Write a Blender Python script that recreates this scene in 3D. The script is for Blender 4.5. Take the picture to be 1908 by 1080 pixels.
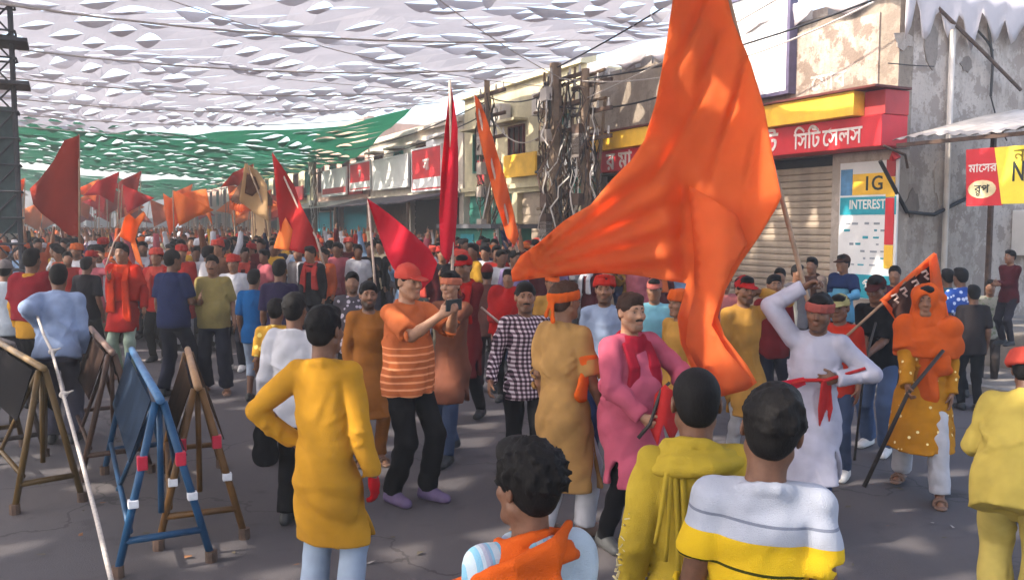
import bpy, math, random
import numpy as np
from mathutils import Vector, Matrix
from mathutils.geometry import delaunay_2d_cdt

for _o in list(bpy.data.objects):
    bpy.data.objects.remove(_o)
SC = bpy.context.scene
COL = SC.collection
R = math.radians

# ---------------------------------------------------------------- camera, sky, sun, exposure
FOC, W0, H0, EYE = 1600.0, 1908.0, 1080.0, 2.05
PITCH = math.atan(122.0 / FOC)
cam_d = bpy.data.cameras.new('camera')
cam = bpy.data.objects.new('camera', cam_d)
COL.objects.link(cam)
cam_d.sensor_width = 36.0
cam_d.lens = FOC / W0 * 36.0
cam_d.clip_start = 0.05
cam_d.clip_end = 2000.0
cam.location = (0, 0, EYE)
cam.rotation_euler = (R(90) - PITCH, 0, 0)
SC.camera = cam

SUN_EL, SUN_DIR = R(42), Vector((-0.93, -0.37, 0)).normalized()
world = bpy.data.worlds.new('World')
SC.world = world
world.use_nodes = True
wn = world.node_tree
wn.nodes.clear()
sky = wn.nodes.new('ShaderNodeTexSky')
sky.sky_type = 'NISHITA'
sky.sun_disc = False
sky.sun_elevation = SUN_EL
sky.sun_rotation = math.atan2(SUN_DIR.x, SUN_DIR.y)
sky.air_density = 1.0
sky.dust_density = 3.0
sky.ozone_density = 0.6
bg = wn.nodes.new('ShaderNodeBackground')
bg.inputs['Strength'].default_value = 0.15
wo = wn.nodes.new('ShaderNodeOutputWorld')
wn.links.new(sky.outputs[0], bg.inputs[0])
wn.links.new(bg.outputs[0], wo.inputs[0])

sun_d = bpy.data.lights.new('sun', 'SUN')
sun_d.energy = 2.0
sun_d.angle = R(0.8)
sun_d.color = (1.0, 0.91, 0.78)
sun = bpy.data.objects.new('sun', sun_d)
COL.objects.link(sun)
sdir = Vector((SUN_DIR.x * math.cos(SUN_EL), SUN_DIR.y * math.cos(SUN_EL), math.sin(SUN_EL)))
sun.rotation_euler = (-sdir).to_track_quat('-Z', 'Y').to_euler()
sun.location = (-20, -10, 30)

SC.view_settings.view_transform = 'Standard'
SC.view_settings.look = 'None'
SC.view_settings.gamma = 1.0
SC.view_settings.use_curve_mapping = False
SC.view_settings.exposure = 2.2
SC.render.engine = 'CYCLES'
SC.cycles.max_bounces = 7
SC.cycles.diffuse_bounces = 4
SC.cycles.transmission_bounces = 4
SC.cycles.transparent_max_bounces = 8
SC.cycles.caustics_reflective = False
SC.cycles.caustics_refractive = False
SC.cycles.use_denoising = True

# ---------------------------------------------------------------- photograph geometry helpers
CP, SP = math.cos(PITCH), math.sin(PITCH)


def ray(px, py):
    u, v = (px - 954.0) / FOC, (540.0 - py) / FOC
    return Vector((u, v * SP + CP, v * CP - SP))


def at(px, py, Y):
    d = ray(px, py)
    k = Y / d.y
    return Vector((d.x * k, Y, EYE + d.z * k))


def at_z(px, py, z):
    d = ray(px, py)
    k = (z - EYE) / d.z
    return Vector((d.x * k, d.y * k, z))


def feet(px, s):
    D = FOC / s
    v = (SP - EYE / D) / CP
    return Vector((D * (px - 954.0) / FOC, D * (v * SP + CP), 0.0))


def proj(p):
    d = Vector(p) - Vector((0, 0, EYE))
    dep = d.y * CP - d.z * SP
    up = d.y * SP + d.z * CP
    return 954.0 + FOC * d.x / dep, 540.0 - FOC * up / dep, FOC / dep


def top_height(px, py, Y):
    return at(px, py, Y).z


# street frame: X = along the facade away from the camera, Y = towards the street, Z up
F0 = Vector((5.5, 12.9, 0.0))
FD = Vector((-0.457, 0.8895, 0.0)).normalized()
FN = Vector((-FD.y, FD.x, 0.0))
FM = Matrix(((FD.x, FN.x, 0, F0.x), (FD.y, FN.y, 0, F0.y), (0, 0, 1, 0), (0, 0, 0, 1)))
FMI = FM.inverted()


def fw(t, off, z):
    return F0 + FD * t + FN * off + Vector((0, 0, z))


def fac(px, py, off=0.0):
    d = ray(px, py)
    o = Vector((0, 0, EYE))
    k = ((F0 + FN * off) - o).dot(FN) / d.dot(FN)
    q = o + d * k
    l = FMI @ q
    return l.x, l.z


# ---------------------------------------------------------------- object helpers
def tag(o, label=None, cat=None, group=None, kind=None):
    if label:
        o['label'] = label
    if cat:
        o['category'] = cat
    if group:
        o['group'] = group
    if kind:
        o['kind'] = kind
    return o


def empty(name, loc=(0, 0, 0), rz=0.0, label=None, cat=None, group=None):
    o = bpy.data.objects.new(name, None)
    o.empty_display_size = 0.2
    COL.objects.link(o)
    o.location = loc
    o.rotation_euler = (0, 0, rz)
    return tag(o, label, cat, group)


def mesh_np(name, v, quads=None, tris=None, smooth=True):
    me = bpy.data.meshes.new(name)
    v = np.asarray(v, np.float32)
    me.vertices.add(len(v))
    me.vertices.foreach_set('co', v.ravel())
    nq = 0 if quads is None else len(quads)
    nt = 0 if tris is None else len(tris)
    li, ls, lt = [], [], []
    if nq:
        q = np.asarray(quads, np.int32)
        li.append(q.ravel())
        ls.append(np.arange(nq, dtype=np.int32) * 4)
        lt.append(np.full(nq, 4, np.int32))
    if nt:
        t = np.asarray(tris, np.int32)
        li.append(t.ravel())
        ls.append(nq * 4 + np.arange(nt, dtype=np.int32) * 3)
        lt.append(np.full(nt, 3, np.int32))
    li = np.concatenate(li)
    me.loops.add(len(li))
    me.loops.foreach_set('vertex_index', li)
    me.polygons.add(nq + nt)
    me.polygons.foreach_set('loop_start', np.concatenate(ls))
    me.polygons.foreach_set('loop_total', np.concatenate(lt))
    me.polygons.foreach_set('use_smooth', np.full(nq + nt, smooth, bool))
    me.update(calc_edges=True)
    return me


def link(name, me, mat=None, parent=None, loc=None):
    o = bpy.data.objects.new(name, me)
    COL.objects.link(o)
    if mat is not None:
        if len(me.materials) == 0:
            me.materials.append(mat)
    if parent is not None:
        o.parent = parent
    if loc is not None:
        o.location = loc
    return o


class MB:
    """collects simple solids into one mesh"""

    def __init__(self):
        self.v, self.f = [], []

    def add(self, v, f):
        n = len(self.v)
        self.v += [tuple(p) for p in v]
        self.f += [tuple(i + n for i in q) for q in f]
        return self

    def box(self, x0, x1, y0, y1, z0, z1, M=None):
        v = [Vector(p) for p in ((x0, y0, z0), (x1, y0, z0), (x1, y1, z0), (x0, y1, z0), (x0, y0, z1), (x1, y0, z1), (x1, y1, z1), (x0, y1, z1))]
        if M is not None:
            v = [M @ p for p in v]
        return self.add(v, [(0, 3, 2, 1), (4, 5, 6, 7), (0, 1, 5, 4), (1, 2, 6, 5), (2, 3, 7, 6), (3, 0, 4, 7)])

    def tube(self, pts, r, n=6, r2=None):
        pts = [Vector(p) for p in pts]
        m = len(pts)
        vs, fs = [], []
        up = None
        for i, p in enumerate(pts):
            d = (pts[min(i + 1, m - 1)] - pts[max(i - 1, 0)]).normalized()
            if up is None:
                up = Vector((0, 0, 1)) if abs(d.z) < 0.9 else Vector((1, 0, 0))
            a = d.cross(up).normalized()
            b = a.cross(d).normalized()
            up = b
            rr = r if r2 is None else r + (r2 - r) * i / (m - 1)
            for k in range(n):
                an = 2 * math.pi * k / n
                vs.append(p + (a * math.cos(an) + b * math.sin(an)) * rr)
        for i in range(m - 1):
            for k in range(n):
                k2 = (k + 1) % n
                fs.append((i * n + k, i * n + k2, (i + 1) * n + k2, (i + 1) * n + k))
        fs.append(tuple(reversed(range(n))))
        fs.append(tuple(range((m - 1) * n, m * n)))
        return self.add(vs, fs)

    def build(self, name, mat, parent=None, smooth=False, bevel=0.0):
        me = bpy.data.meshes.new(name)
        me.from_pydata(self.v, [], self.f)
        if smooth:
            me.polygons.foreach_set('use_smooth', np.full(len(me.polygons), True))
        me.update()
        o = link(name, me, mat, parent)
        if bevel > 0:
            b = o.modifiers.new('bevel', 'BEVEL')
            b.width = bevel
            b.segments = 2
            b.limit_method = 'ANGLE'
        return o


# ---------------------------------------------------------------- materials
def S(r, g, b, k=1.0):
    def f(c):
        c = c / 255.0
        return c / 12.92 if c <= 0.04045 else ((c + 0.055) / 1.055) ** 2.4
    return (f(r) * k, f(g) * k, f(b) * k, 1.0)


class NT:
    def __init__(self, name):
        self.m = bpy.data.materials.new(name)
        self.m.use_nodes = True
        self.t = self.m.node_tree
        self.t.nodes.clear()
        self.out = self.t.nodes.new('ShaderNodeOutputMaterial')

    def n(self, typ, **kw):
        nd = self.t.nodes.new('ShaderNode' + typ)
        for k, v in kw.items():
            if k.startswith('i_'):
                nd.inputs[k[2:].replace('_', ' ')].default_value = v
            else:
                setattr(nd, k, v)
        return nd

    def l(self, a, b):
        self.t.links.new(a, b)

    def coord(self, which='Object', scale=(1, 1, 1)):
        tc = self.n('TexCoord')
        mp = self.n('Mapping')
        mp.inputs['Scale'].default_value = scale
        self.l(tc.outputs[which], mp.inputs[0])
        return mp.outputs[0]

    def noise(self, vec, scale, detail=3.0, rough=0.55):
        nd = self.n('TexNoise')
        nd.inputs['Scale'].default_value = scale
        nd.inputs['Detail'].default_value = detail
        nd.inputs['Roughness'].default_value = rough
        self.l(vec, nd.inputs['Vector'])
        return nd.outputs[0]

    def ramp(self, fac, stops):
        nd = self.n('ValToRGB')
        el = nd.color_ramp.elements
        while len(el) < len(stops):
            el.new(0.5)
        for e, (p, c) in zip(el, stops):
            e.position = p
            e.color = c if len(c) == 4 else tuple(c) + (1,)
        self.l(fac, nd.inputs[0])
        return nd.outputs[0]

    def mix(self, a, b, fac, mode='MIX'):
        nd = self.n('Mix', data_type='RGBA', blend_type=mode)
        for sock, val in ((nd.inputs['Factor'], fac), (nd.inputs['A'], a), (nd.inputs['B'], b)):
            pass
        fi, ai, bi = nd.inputs[0], nd.inputs[6], nd.inputs[7]
        for sock, val in ((fi, fac), (ai, a), (bi, b)):
            if hasattr(val, 'is_linked') or isinstance(val, bpy.types.NodeSocket):
                self.l(val, sock)
            else:
                sock.default_value = val
        return nd.outputs[2]

    def math(self, op, a, b=0.0):
        nd = self.n('Math', operation=op)
        for i, val in enumerate((a, b)):
            if isinstance(val, bpy.types.NodeSocket):
                self.l(val, nd.inputs[i])
            else:
                nd.inputs[i].default_value = val
        return nd.outputs[0]

    def sep(self, vec):
        nd = self.n('SeparateXYZ')
        self.l(vec, nd.inputs[0])
        return nd.outputs

    def bsdf(self, col, rough=0.8, bump=None, bstr=0.3, bdist=0.01, metal=0.0, transl=0.0, spec=0.3):
        p = self.n('BsdfPrincipled')
        if isinstance(col, bpy.types.NodeSocket):
            self.l(col, p.inputs['Base Color'])
        else:
            p.inputs['Base Color'].default_value = col
        if isinstance(rough, bpy.types.NodeSocket):
            self.l(rough, p.inputs['Roughness'])
        else:
            p.inputs['Roughness'].default_value = rough
        p.inputs['Metallic'].default_value = metal
        p.inputs['Specular IOR Level'].default_value = spec
        if bump is not None:
            b = self.n('Bump')
            b.inputs['Strength'].default_value = bstr
            b.inputs['Distance'].default_value = bdist
            self.l(bump, b.inputs['Height'])
            self.l(b.outputs[0], p.inputs['Normal'])
        res = p.outputs[0]
        if transl > 0:
            tr = self.n('BsdfTranslucent')
            if isinstance(col, bpy.types.NodeSocket):
                self.l(col, tr.inputs[0])
            else:
                tr.inputs[0].default_value = col
            mx = self.n('MixShader')
            mx.inputs[0].default_value = transl
            self.l(res, mx.inputs[1])
            self.l(tr.outputs[0], mx.inputs[2])
            res = mx.outputs[0]
        self.l(res, self.out.inputs[0])
        return self.m


_MC = {}


def fabric(col, transl=0.0, pat=None, c2=None, c3=None, rough=0.85, var=0.22):
    """col: linear rgba"""
    key = (tuple(round(c, 3) for c in col), transl, pat, c2, c3)
    if key in _MC:
        return _MC[key]
    t = NT('fabric')
    v = t.coord('Object')
    n1 = t.noise(v, 5.0, 3.0)
    dark = tuple(c * (1 - var) for c in col[:3]) + (1,)
    lite = tuple(min(1, c * (1 + var * 0.6)) for c in col[:3]) + (1,)
    c = t.ramp(n1, [(0.3, dark), (0.7, lite)])
    if pat:
        x, y, z = t.sep(v)
        if pat == 'check':
            s = t.math('ABSOLUTE', t.math('SINE', t.math('MULTIPLY', t.math('ADD', x, t.math('MULTIPLY', y, 0.7)), 95.0)))
            q = t.math('ABSOLUTE', t.math('SINE', t.math('MULTIPLY', z, 95.0)))
            a = t.math('GREATER_THAN', s, 0.72)
            b = t.math('GREATER_THAN', q, 0.72)
            m = t.math('MAXIMUM', a, b)
            c = t.mix(c, c2, t.math('MULTIPLY', m, 0.85))
            m2 = t.math('MULTIPLY', a, b)
            c = t.mix(c, c3, t.math('MULTIPLY', m2, 0.8))
        elif pat == 'hstripe':
            q = t.math('GREATER_THAN', t.math('SINE', t.math('MULTIPLY', z, 125.0)), 0.6)
            lo = t.math('LESS_THAN', z, 1.17)
            c = t.mix(c, c2, t.math('MULTIPLY', t.math('MULTIPLY', q, lo), 0.8))
        elif pat == 'vstripe':
            q = t.math('GREATER_THAN', t.math('SINE', t.math('MULTIPLY', x, 190.0)), 0.2)
            q2 = t.math('GREATER_THAN', t.math('SINE', t.math('MULTIPLY', x, 83.0)), 0.75)
            nb = t.math('LESS_THAN', x, 0.02)
            c = t.mix(c, c2, t.math('MULTIPLY', t.math('MULTIPLY', q, nb), 0.75))
            c = t.mix(c, c3, t.math('MULTIPLY', t.math('MULTIPLY', q2, nb), 0.6))
        elif pat == 'floral':
            vo = t.n('TexVoronoi')
            vo.inputs['Scale'].default_value = 17.0
            t.l(v, vo.inputs['Vector'])
            m = t.math('LESS_THAN', vo.outputs['Distance'], 0.34)
            c = t.mix(c, c2, t.math('MULTIPLY', m, 0.8))
        elif pat == 'sequin':
            vo = t.n('TexVoronoi')
            vo.inputs['Scale'].default_value = 15.0
            t.l(v, vo.inputs['Vector'])
            m = t.math('LESS_THAN', vo.outputs['Distance'], 0.17)
            c = t.mix(c, c2, t.math('MULTIPLY', m, 0.9))
        elif pat == 'bands':
            # white tee with a grey line, a yellow band, a dark line
            zz = t.math('ADD', z, t.math('MULTIPLY', x, 0.10))
            def band(lo, hi):
                return t.math('MULTIPLY', t.math('GREATER_THAN', zz, lo), t.math('LESS_THAN', zz, hi))
            c = t.mix(c, S(120, 125, 140), band(1.262, 1.270))
            c = t.mix(c, c2, band(1.0, 1.215))
            c = t.mix(c, S(200, 190, 90), band(0.85, 1.0))
            c = t.mix(c, S(60, 60, 20), band(1.128, 1.136))
    v2 = t.coord('Object', (1, 1, 0.55))
    nd = t.n('TexNoise')
    nd.noise_type = 'RIDGED_MULTIFRACTAL'
    nd.inputs['Scale'].default_value = 7.0
    nd.inputs['Detail'].default_value = 3.0
    nd.inputs['Roughness'].default_value = 0.35
    nd.inputs['Distortion'].default_value = 0.9
    t.l(v2, nd.inputs['Vector'])
    n2 = t.math('ADD', t.math('MULTIPLY', nd.outputs[0], 0.5), t.math('MULTIPLY', t.noise(v, 320.0, 2.0), 0.06))
    m = t.bsdf(c, rough, n2, 0.9, 0.06, transl=transl, spec=0.10)
    _MC[key] = m
    return m


def plain(name, col, rough=0.7, metal=0.0, nscale=8.0, var=0.3, bump=0.2, bdist=0.01, spec=0.3, transl=0.0):
    t = NT(name)
    v = t.coord('Object')
    n1 = t.noise(v, nscale, 5.0, 0.6)
    dark = tuple(c * (1 - var) for c in col[:3]) + (1,)
    lite = tuple(min(1, c * (1 + var * 0.6)) for c in col[:3]) + (1,)
    c = t.ramp(n1, [(0.3, dark), (0.7, lite)])
    n2 = t.noise(v, nscale * 6, 4.0, 0.6)
    return t.bsdf(c, rough, n2, bump, bdist, metal, transl, spec)


def wall_mat(name, col, stain, amount=0.5, scale=1.2, peel=None):
    """weathered plaster: blotches, vertical rain streaks, peeled patches"""
    t = NT(name)
    v = t.coord('Object')
    vs = t.coord('Object', (1.5, 1.5, 0.45))
    a = t.noise(v, scale, 6.0, 0.65)
    b = t.noise(vs, 1.6, 5.0, 0.7)
    fine = t.noise(v, 22.0, 4.0, 0.6)
    lite = tuple(min(1, c * 1.12) for c in col[:3]) + (1,)
    c = t.ramp(a, [(0.32, tuple(x * 0.72 for x in col[:3]) + (1,)), (0.66, lite)])
    st = t.ramp(b, [(0.47, (0, 0, 0, 1)), (0.80, (1, 1, 1, 1))])
    c = t.mix(c, stain, t.math('MULTIPLY', st, amount))
    c = t.mix(c, tuple(x * 0.6 for x in stain[:3]) + (1,), t.math('MULTIPLY', t.ramp(fine, [(0.55, (0, 0, 0, 1)), (0.75, (1, 1, 1, 1))]), amount * 0.5))
    if peel is not None:
        pn = t.noise(v, 3.1, 7.0, 0.7)
        pm = t.ramp(pn, [(0.50, (0, 0, 0, 1)), (0.54, (1, 1, 1, 1))])
        c = t.mix(c, peel, t.math('MULTIPLY', pm, 0.8))
    bm = t.math('ADD', fine, t.math('MULTIPLY', a, 1.5))
    return t.bsdf(c, 0.92, bm, 0.5, 0.02, spec=0.15)
# ---------------------------------------------------------------- figures: distance fields turned into one continuous surface
V3 = lambda *a: np.array(a, np.float64)


def nrm(v):
    n = np.linalg.norm(v)
    return v / n if n > 1e-9 else v


class Field:
    """list of smooth-union solids, meshed by surface nets on a rectilinear grid"""

    def __init__(self):
        self.ops = []

    def cone(self, a, b, r1, r2, k=0.015, flat=None, cut=False, sub=False):
        a, b = np.asarray(a, float), np.asarray(b, float)
        ba = b - a
        L2 = max(float(ba @ ba), 1e-9)
        d1 = ba / math.sqrt(L2)
        def fn(X, Y, Z):
            px, py, pz = X - a[0], Y - a[1], Z - a[2]
            t = np.clip((px * ba[0] + py * ba[1] + pz * ba[2]) / L2, 0, 1)
            qx, qy, qz = px - t * ba[0], py - t * ba[1], pz - t * ba[2]
            if flat is not None:
                n, s = flat
                dn = (qx * n[0] + qy * n[1] + qz * n[2]) * (1.0 / s - 1.0)
                qx, qy, qz = qx + dn * n[0], qy + dn * n[1], qz + dn * n[2]
            d = np.sqrt(qx * qx + qy * qy + qz * qz) - (r1 + (r2 - r1) * t)
            if flat is not None:
                d = d * (0.5 + 0.5 * flat[1])
            if cut:
                d = np.maximum(d, (X - b[0]) * d1[0] + (Y - b[1]) * d1[1] + (Z - b[2]) * d1[2])
            return d
        r = max(r1, r2)
        self.ops.append((fn, np.minimum(a, b) - r, np.maximum(a, b) + r, k, sub))
        return self

    def ell(self, c, r, M=None, k=0.015, sub=False):
        c, r = np.asarray(c, float), np.asarray(r, float)
        Mi = None if M is None else np.asarray(M, float).T
        def fn(X, Y, Z):
            x, y, z = X - c[0], Y - c[1], Z - c[2]
            if Mi is not None:
                x, y, z = (Mi[0, 0] * x + Mi[0, 1] * y + Mi[0, 2] * z, Mi[1, 0] * x + Mi[1, 1] * y + Mi[1, 2] * z, Mi[2, 0] * x + Mi[2, 1] * y + Mi[2, 2] * z)
            k0 = np.sqrt((x / r[0]) ** 2 + (y / r[1]) ** 2 + (z / r[2]) ** 2)
            k1 = np.sqrt((x / r[0] ** 2) ** 2 + (y / r[1] ** 2) ** 2 + (z / r[2] ** 2) ** 2)
            return k0 * (k0 - 1.0) / np.maximum(k1, 1e-6)
        e = r if M is None else np.sqrt(((np.asarray(M, float) * r) ** 2).sum(axis=1))
        self.ops.append((fn, c - e, c + e, k, sub))
        return self

    def loft(self, o, M, zs, cx, cy, rx, ry, k=0.02, sub=False):
        """elliptical sections along the local z axis of frame (o, M columns)"""
        o, M = np.asarray(o, float), np.asarray(M, float)
        zs, cx, cy, rx, ry = (np.asarray(q, float) for q in (zs, cx, cy, rx, ry))
        mid, half = (zs[0] + zs[-1]) / 2, (zs[-1] - zs[0]) / 2
        def fn(X, Y, Z):
            dx, dy, dz = X - o[0], Y - o[1], Z - o[2]
            x = M[0, 0] * dx + M[1, 0] * dy + M[2, 0] * dz
            y = M[0, 1] * dx + M[1, 1] * dy + M[2, 1] * dz
            z = M[0, 2] * dx + M[1, 2] * dy + M[2, 2] * dz
            a, b = np.interp(z, zs, rx), np.interp(z, zs, ry)
            x = x - np.interp(z, zs, cx)
            y = y - np.interp(z, zs, cy)
            k0 = np.sqrt((x / a) ** 2 + (y / b) ** 2)
            k1 = np.sqrt((x / a ** 2) ** 2 + (y / b ** 2) ** 2)
            d = k0 * (k0 - 1.0) / np.maximum(k1, 1e-6)
            return np.maximum(d, np.abs(z - mid) - half)
        ext = max((rx + np.abs(cx)).max(), (ry + np.abs(cy)).max())
        e1, e2 = o + M[:, 2] * zs[0], o + M[:, 2] * zs[-1]
        self.ops.append((fn, np.minimum(e1, e2) - ext, np.maximum(e1, e2) + ext, k, sub))
        return self

    def custom(self, fn, lo, hi, k=0.01, sub=False):
        self.ops.append((fn, np.asarray(lo, float), np.asarray(hi, float), k, sub))
        return self

    def mesh(self, h, fine=None, wrinkle=None):
        lo = np.min([o[1] for o in self.ops if not o[4]], axis=0) - 0.03
        hi = np.max([o[2] for o in self.ops if not o[4]], axis=0) + 0.03
        ax = []
        for i in range(3):
            if fine is None:
                ax.append(np.arange(lo[i], hi[i] + h, h))
            else:
                f0, f1, fh = max(fine[0][i], lo[i]), min(fine[1][i], hi[i]), fine[2]
                c = [np.arange(f0, f1, fh)]
                e = c[0][-1]
                c.insert(0, np.arange(f0 - h, lo[i] - h, -h)[::-1])
                c.append(np.arange(e + h, hi[i] + h, h))
                ax.append(np.concatenate(c))
        ax = [a.astype(np.float32) for a in ax]
        f = np.full([len(a) for a in ax], 0.5, np.float32)
        for fn, l, u, k, sub in self.ops:
            m = k * 1.5 + 2.5 * h
            sl = []
            for i in range(3):
                a, b = np.searchsorted(ax[i], l[i] - m), np.searchsorted(ax[i], u[i] + m)
                sl.append(slice(a, b))
            if any(s.stop - s.start < 1 for s in sl):
                continue
            X, Y, Z = ax[0][sl[0]][:, None, None], ax[1][sl[1]][None, :, None], ax[2][sl[2]][None, None, :]
            d = fn(X, Y, Z).astype(np.float32)
            w = f[tuple(sl)]
            if sub:
                d = -d
                q = np.clip(0.5 - 0.5 * (w - d) / k, 0, 1)
                f[tuple(sl)] = w + (d - w) * q + k * q * (1 - q)
            else:
                q = np.clip(0.5 + 0.5 * (w - d) / k, 0, 1)
                f[tuple(sl)] = w + (d - w) * q - k * q * (1 - q)
        if wrinkle is not None:
            near = np.nonzero(np.abs(f) < 3.0 * h + 0.01)
            f[near] += wrinkle(ax[0][near[0]], ax[1][near[1]], ax[2][near[2]]).astype(np.float32)
        return surface_nets(f, ax)


def surface_nets(f, ax):
    s = f < 0
    nx, ny, nz = f.shape
    cn = (nx - 1, ny - 1, nz - 1)
    ids, pos, quads = [], [], []
    for a in range(3):
        s0 = [slice(None)] * 3
        s1 = [slice(None)] * 3
        s0[a], s1[a] = slice(0, -1), slice(1, None)
        i, j, k = np.nonzero(s[tuple(s0)] != s[tuple(s1)])
        I = np.stack([i, j, k], 1)
        I2 = I.copy()
        I2[:, a] += 1
        b, c = (a + 1) % 3, (a + 2) % 3
        ok = (I[:, b] > 0) & (I[:, b] < f.shape[b] - 1) & (I[:, c] > 0) & (I[:, c] < f.shape[c] - 1)
        I, I2 = I[ok], I2[ok]
        f0 = f[I[:, 0], I[:, 1], I[:, 2]]
        f1 = f[I2[:, 0], I2[:, 1], I2[:, 2]]
        t = f0 / (f0 - f1)
        P = np.stack([ax[q][I[:, q]] for q in range(3)], 1).astype(np.float64)
        P[:, a] += t * (ax[a][I2[:, a]] - ax[a][I[:, a]])
        cells = []
        for db, dc in ((1, 1), (0, 1), (0, 0), (1, 0)):
            J = I.copy()
            J[:, b] -= db
            J[:, c] -= dc
            cells.append((J[:, 0] * cn[1] + J[:, 1]) * cn[2] + J[:, 2])
        Q = np.stack(cells, 1)
        inside = f0 < 0
        Q = np.where(inside[:, None], Q, Q[:, ::-1])
        quads.append(Q)
        for q in cells:
            ids.append(q)
            pos.append(P)
    ids, pos, quads = np.concatenate(ids), np.concatenate(pos), np.concatenate(quads)
    u, inv = np.unique(ids, return_inverse=True)
    cnt = np.bincount(inv).astype(np.float64)
    v = np.stack([np.bincount(inv, weights=pos[:, q]) / cnt for q in range(3)], 1)
    return v, np.searchsorted(u, quads)


def wrinkler(seed, amp=0.006, freq=1.0, vertical=0.0):
    rs = np.random.RandomState(seed)
    ks = []
    for i in range(6):
        d = rs.normal(size=3)
        if rs.rand() < vertical:
            d[2] *= 0.22
        else:
            d = nrm(d)
            d[2] += 0.9 * np.sign(d[2])
        d = nrm(d) * 2 * math.pi / rs.uniform(0.11, 0.34) * freq
        ks.append((d, rs.rand() * 6.3, rs.normal(size=3) * 7.0, rs.rand() * 6.3, rs.normal(size=3) * 6.0, rs.rand() * 6.3))
    def fn(X, Y, Z):
        r = 0
        for d, p, m, q, e, o in ks:
            w = X * d[0] + Y * d[1] + Z * d[2] + p + 1.6 * np.sin(X * m[0] + Y * m[1] + Z * m[2] + q)
            a = np.clip(0.35 + 0.8 * np.sin(X * e[0] + Y * e[1] + Z * e[2] + o), 0, 1)
            r = r + a * (0.55 - np.sqrt(np.sin(w * 0.5) ** 2 + 0.02))
        return r * amp * 0.95
    return fn


# ---------------------------------------------------------------- skeleton
def rot(yaw=0, pitch=0, roll=0):
    cy, sy, cp, sp, cr, sr = math.cos(yaw), math.sin(yaw), math.cos(pitch), math.sin(pitch), math.cos(roll), math.sin(roll)
    Z = np.array([[cy, -sy, 0], [sy, cy, 0], [0, 0, 1.0]])
    X = np.array([[1, 0, 0], [0, cp, -sp], [0, sp, cp]])
    Y = np.array([[cr, 0, sr], [0, 1, 0], [-sr, 0, cr]])
    return Z @ X @ Y


def ik(a, t, l1, l2, hint):
    v = t - a
    d = np.linalg.norm(v)
    mx = l1 + l2 - 0.004
    if d > mx:
        t = a + v / d * mx
        d = mx
    d = max(d, 0.12)
    u = nrm(t - a)
    x = (l1 * l1 - l2 * l2 + d * d) / (2 * d)
    h = math.sqrt(max(l1 * l1 - x * x, 0))
    p = nrm(hint - u * (hint @ u))
    return a + u * x + p * h, t


class Skel:
    """canonical 1.72 m figure facing +Y, its right side at +X"""

    def __init__(s, lf=(-0.1, 0.02, 0.085), rf=(0.1, -0.02, 0.085), hip=(0, 0, 0), lean=0.0, side=0.0, twist=0.0,
                 lh=None, rh=None, le=None, re=None, head=(0, 0, 0), lfy=0.12, rfy=-0.12, w=0.92, hunch=0.0):
        s.w = w
        s.P = V3(hip[0], hip[1], 0.905 + hip[2])
        s.B = rot(twist, -lean, side)
        s.hipL, s.hipR = s.P + V3(-0.092 * w, 0, -0.02), s.P + V3(0.092 * w, 0, -0.02)
        s.ankL, s.ankR = V3(*lf), V3(*rf)
        s.kneeL, s.ankL = ik(s.hipL, s.ankL, 0.425, 0.42, V3(-0.12, 1, 0))
        s.kneeR, s.ankR = ik(s.hipR, s.ankR, 0.425, 0.42, V3(0.12, 1, 0))
        s.lfy, s.rfy = lfy, rfy
        s.shL, s.shR = s.P + s.B @ V3(-0.168 * w, hunch * 0.3, 0.492 + hunch * 0.1), s.P + s.B @ V3(0.168 * w, hunch * 0.3, 0.492 + hunch * 0.1)
        s.neck = s.P + s.B @ V3(0, -0.012 + hunch * 0.4, 0.545)
        lh = s.shL + V3(-0.050, 0.05, -0.518) if lh is None else V3(*lh)
        rh = s.shR + V3(0.050, 0.05, -0.518) if rh is None else V3(*rh)
        le = V3(-0.18, -1, -0.1) if le is None else V3(*le)
        re = V3(0.18, -1, -0.1) if re is None else V3(*re)
        s.elL, s.haL = ik(s.shL, lh, 0.285, 0.25, le)
        s.elR, s.haR = ik(s.shR, rh, 0.285, 0.25, re)
        s.Hm = s.B @ rot(head[0], -head[1], head[2])
        s.hc = s.neck + s.B @ V3(0, 0.005, 0.055) + s.Hm @ V3(0, 0.022, 0.105)

    def hp(s, *p):
        return s.hc + s.Hm @ V3(*p)


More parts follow.
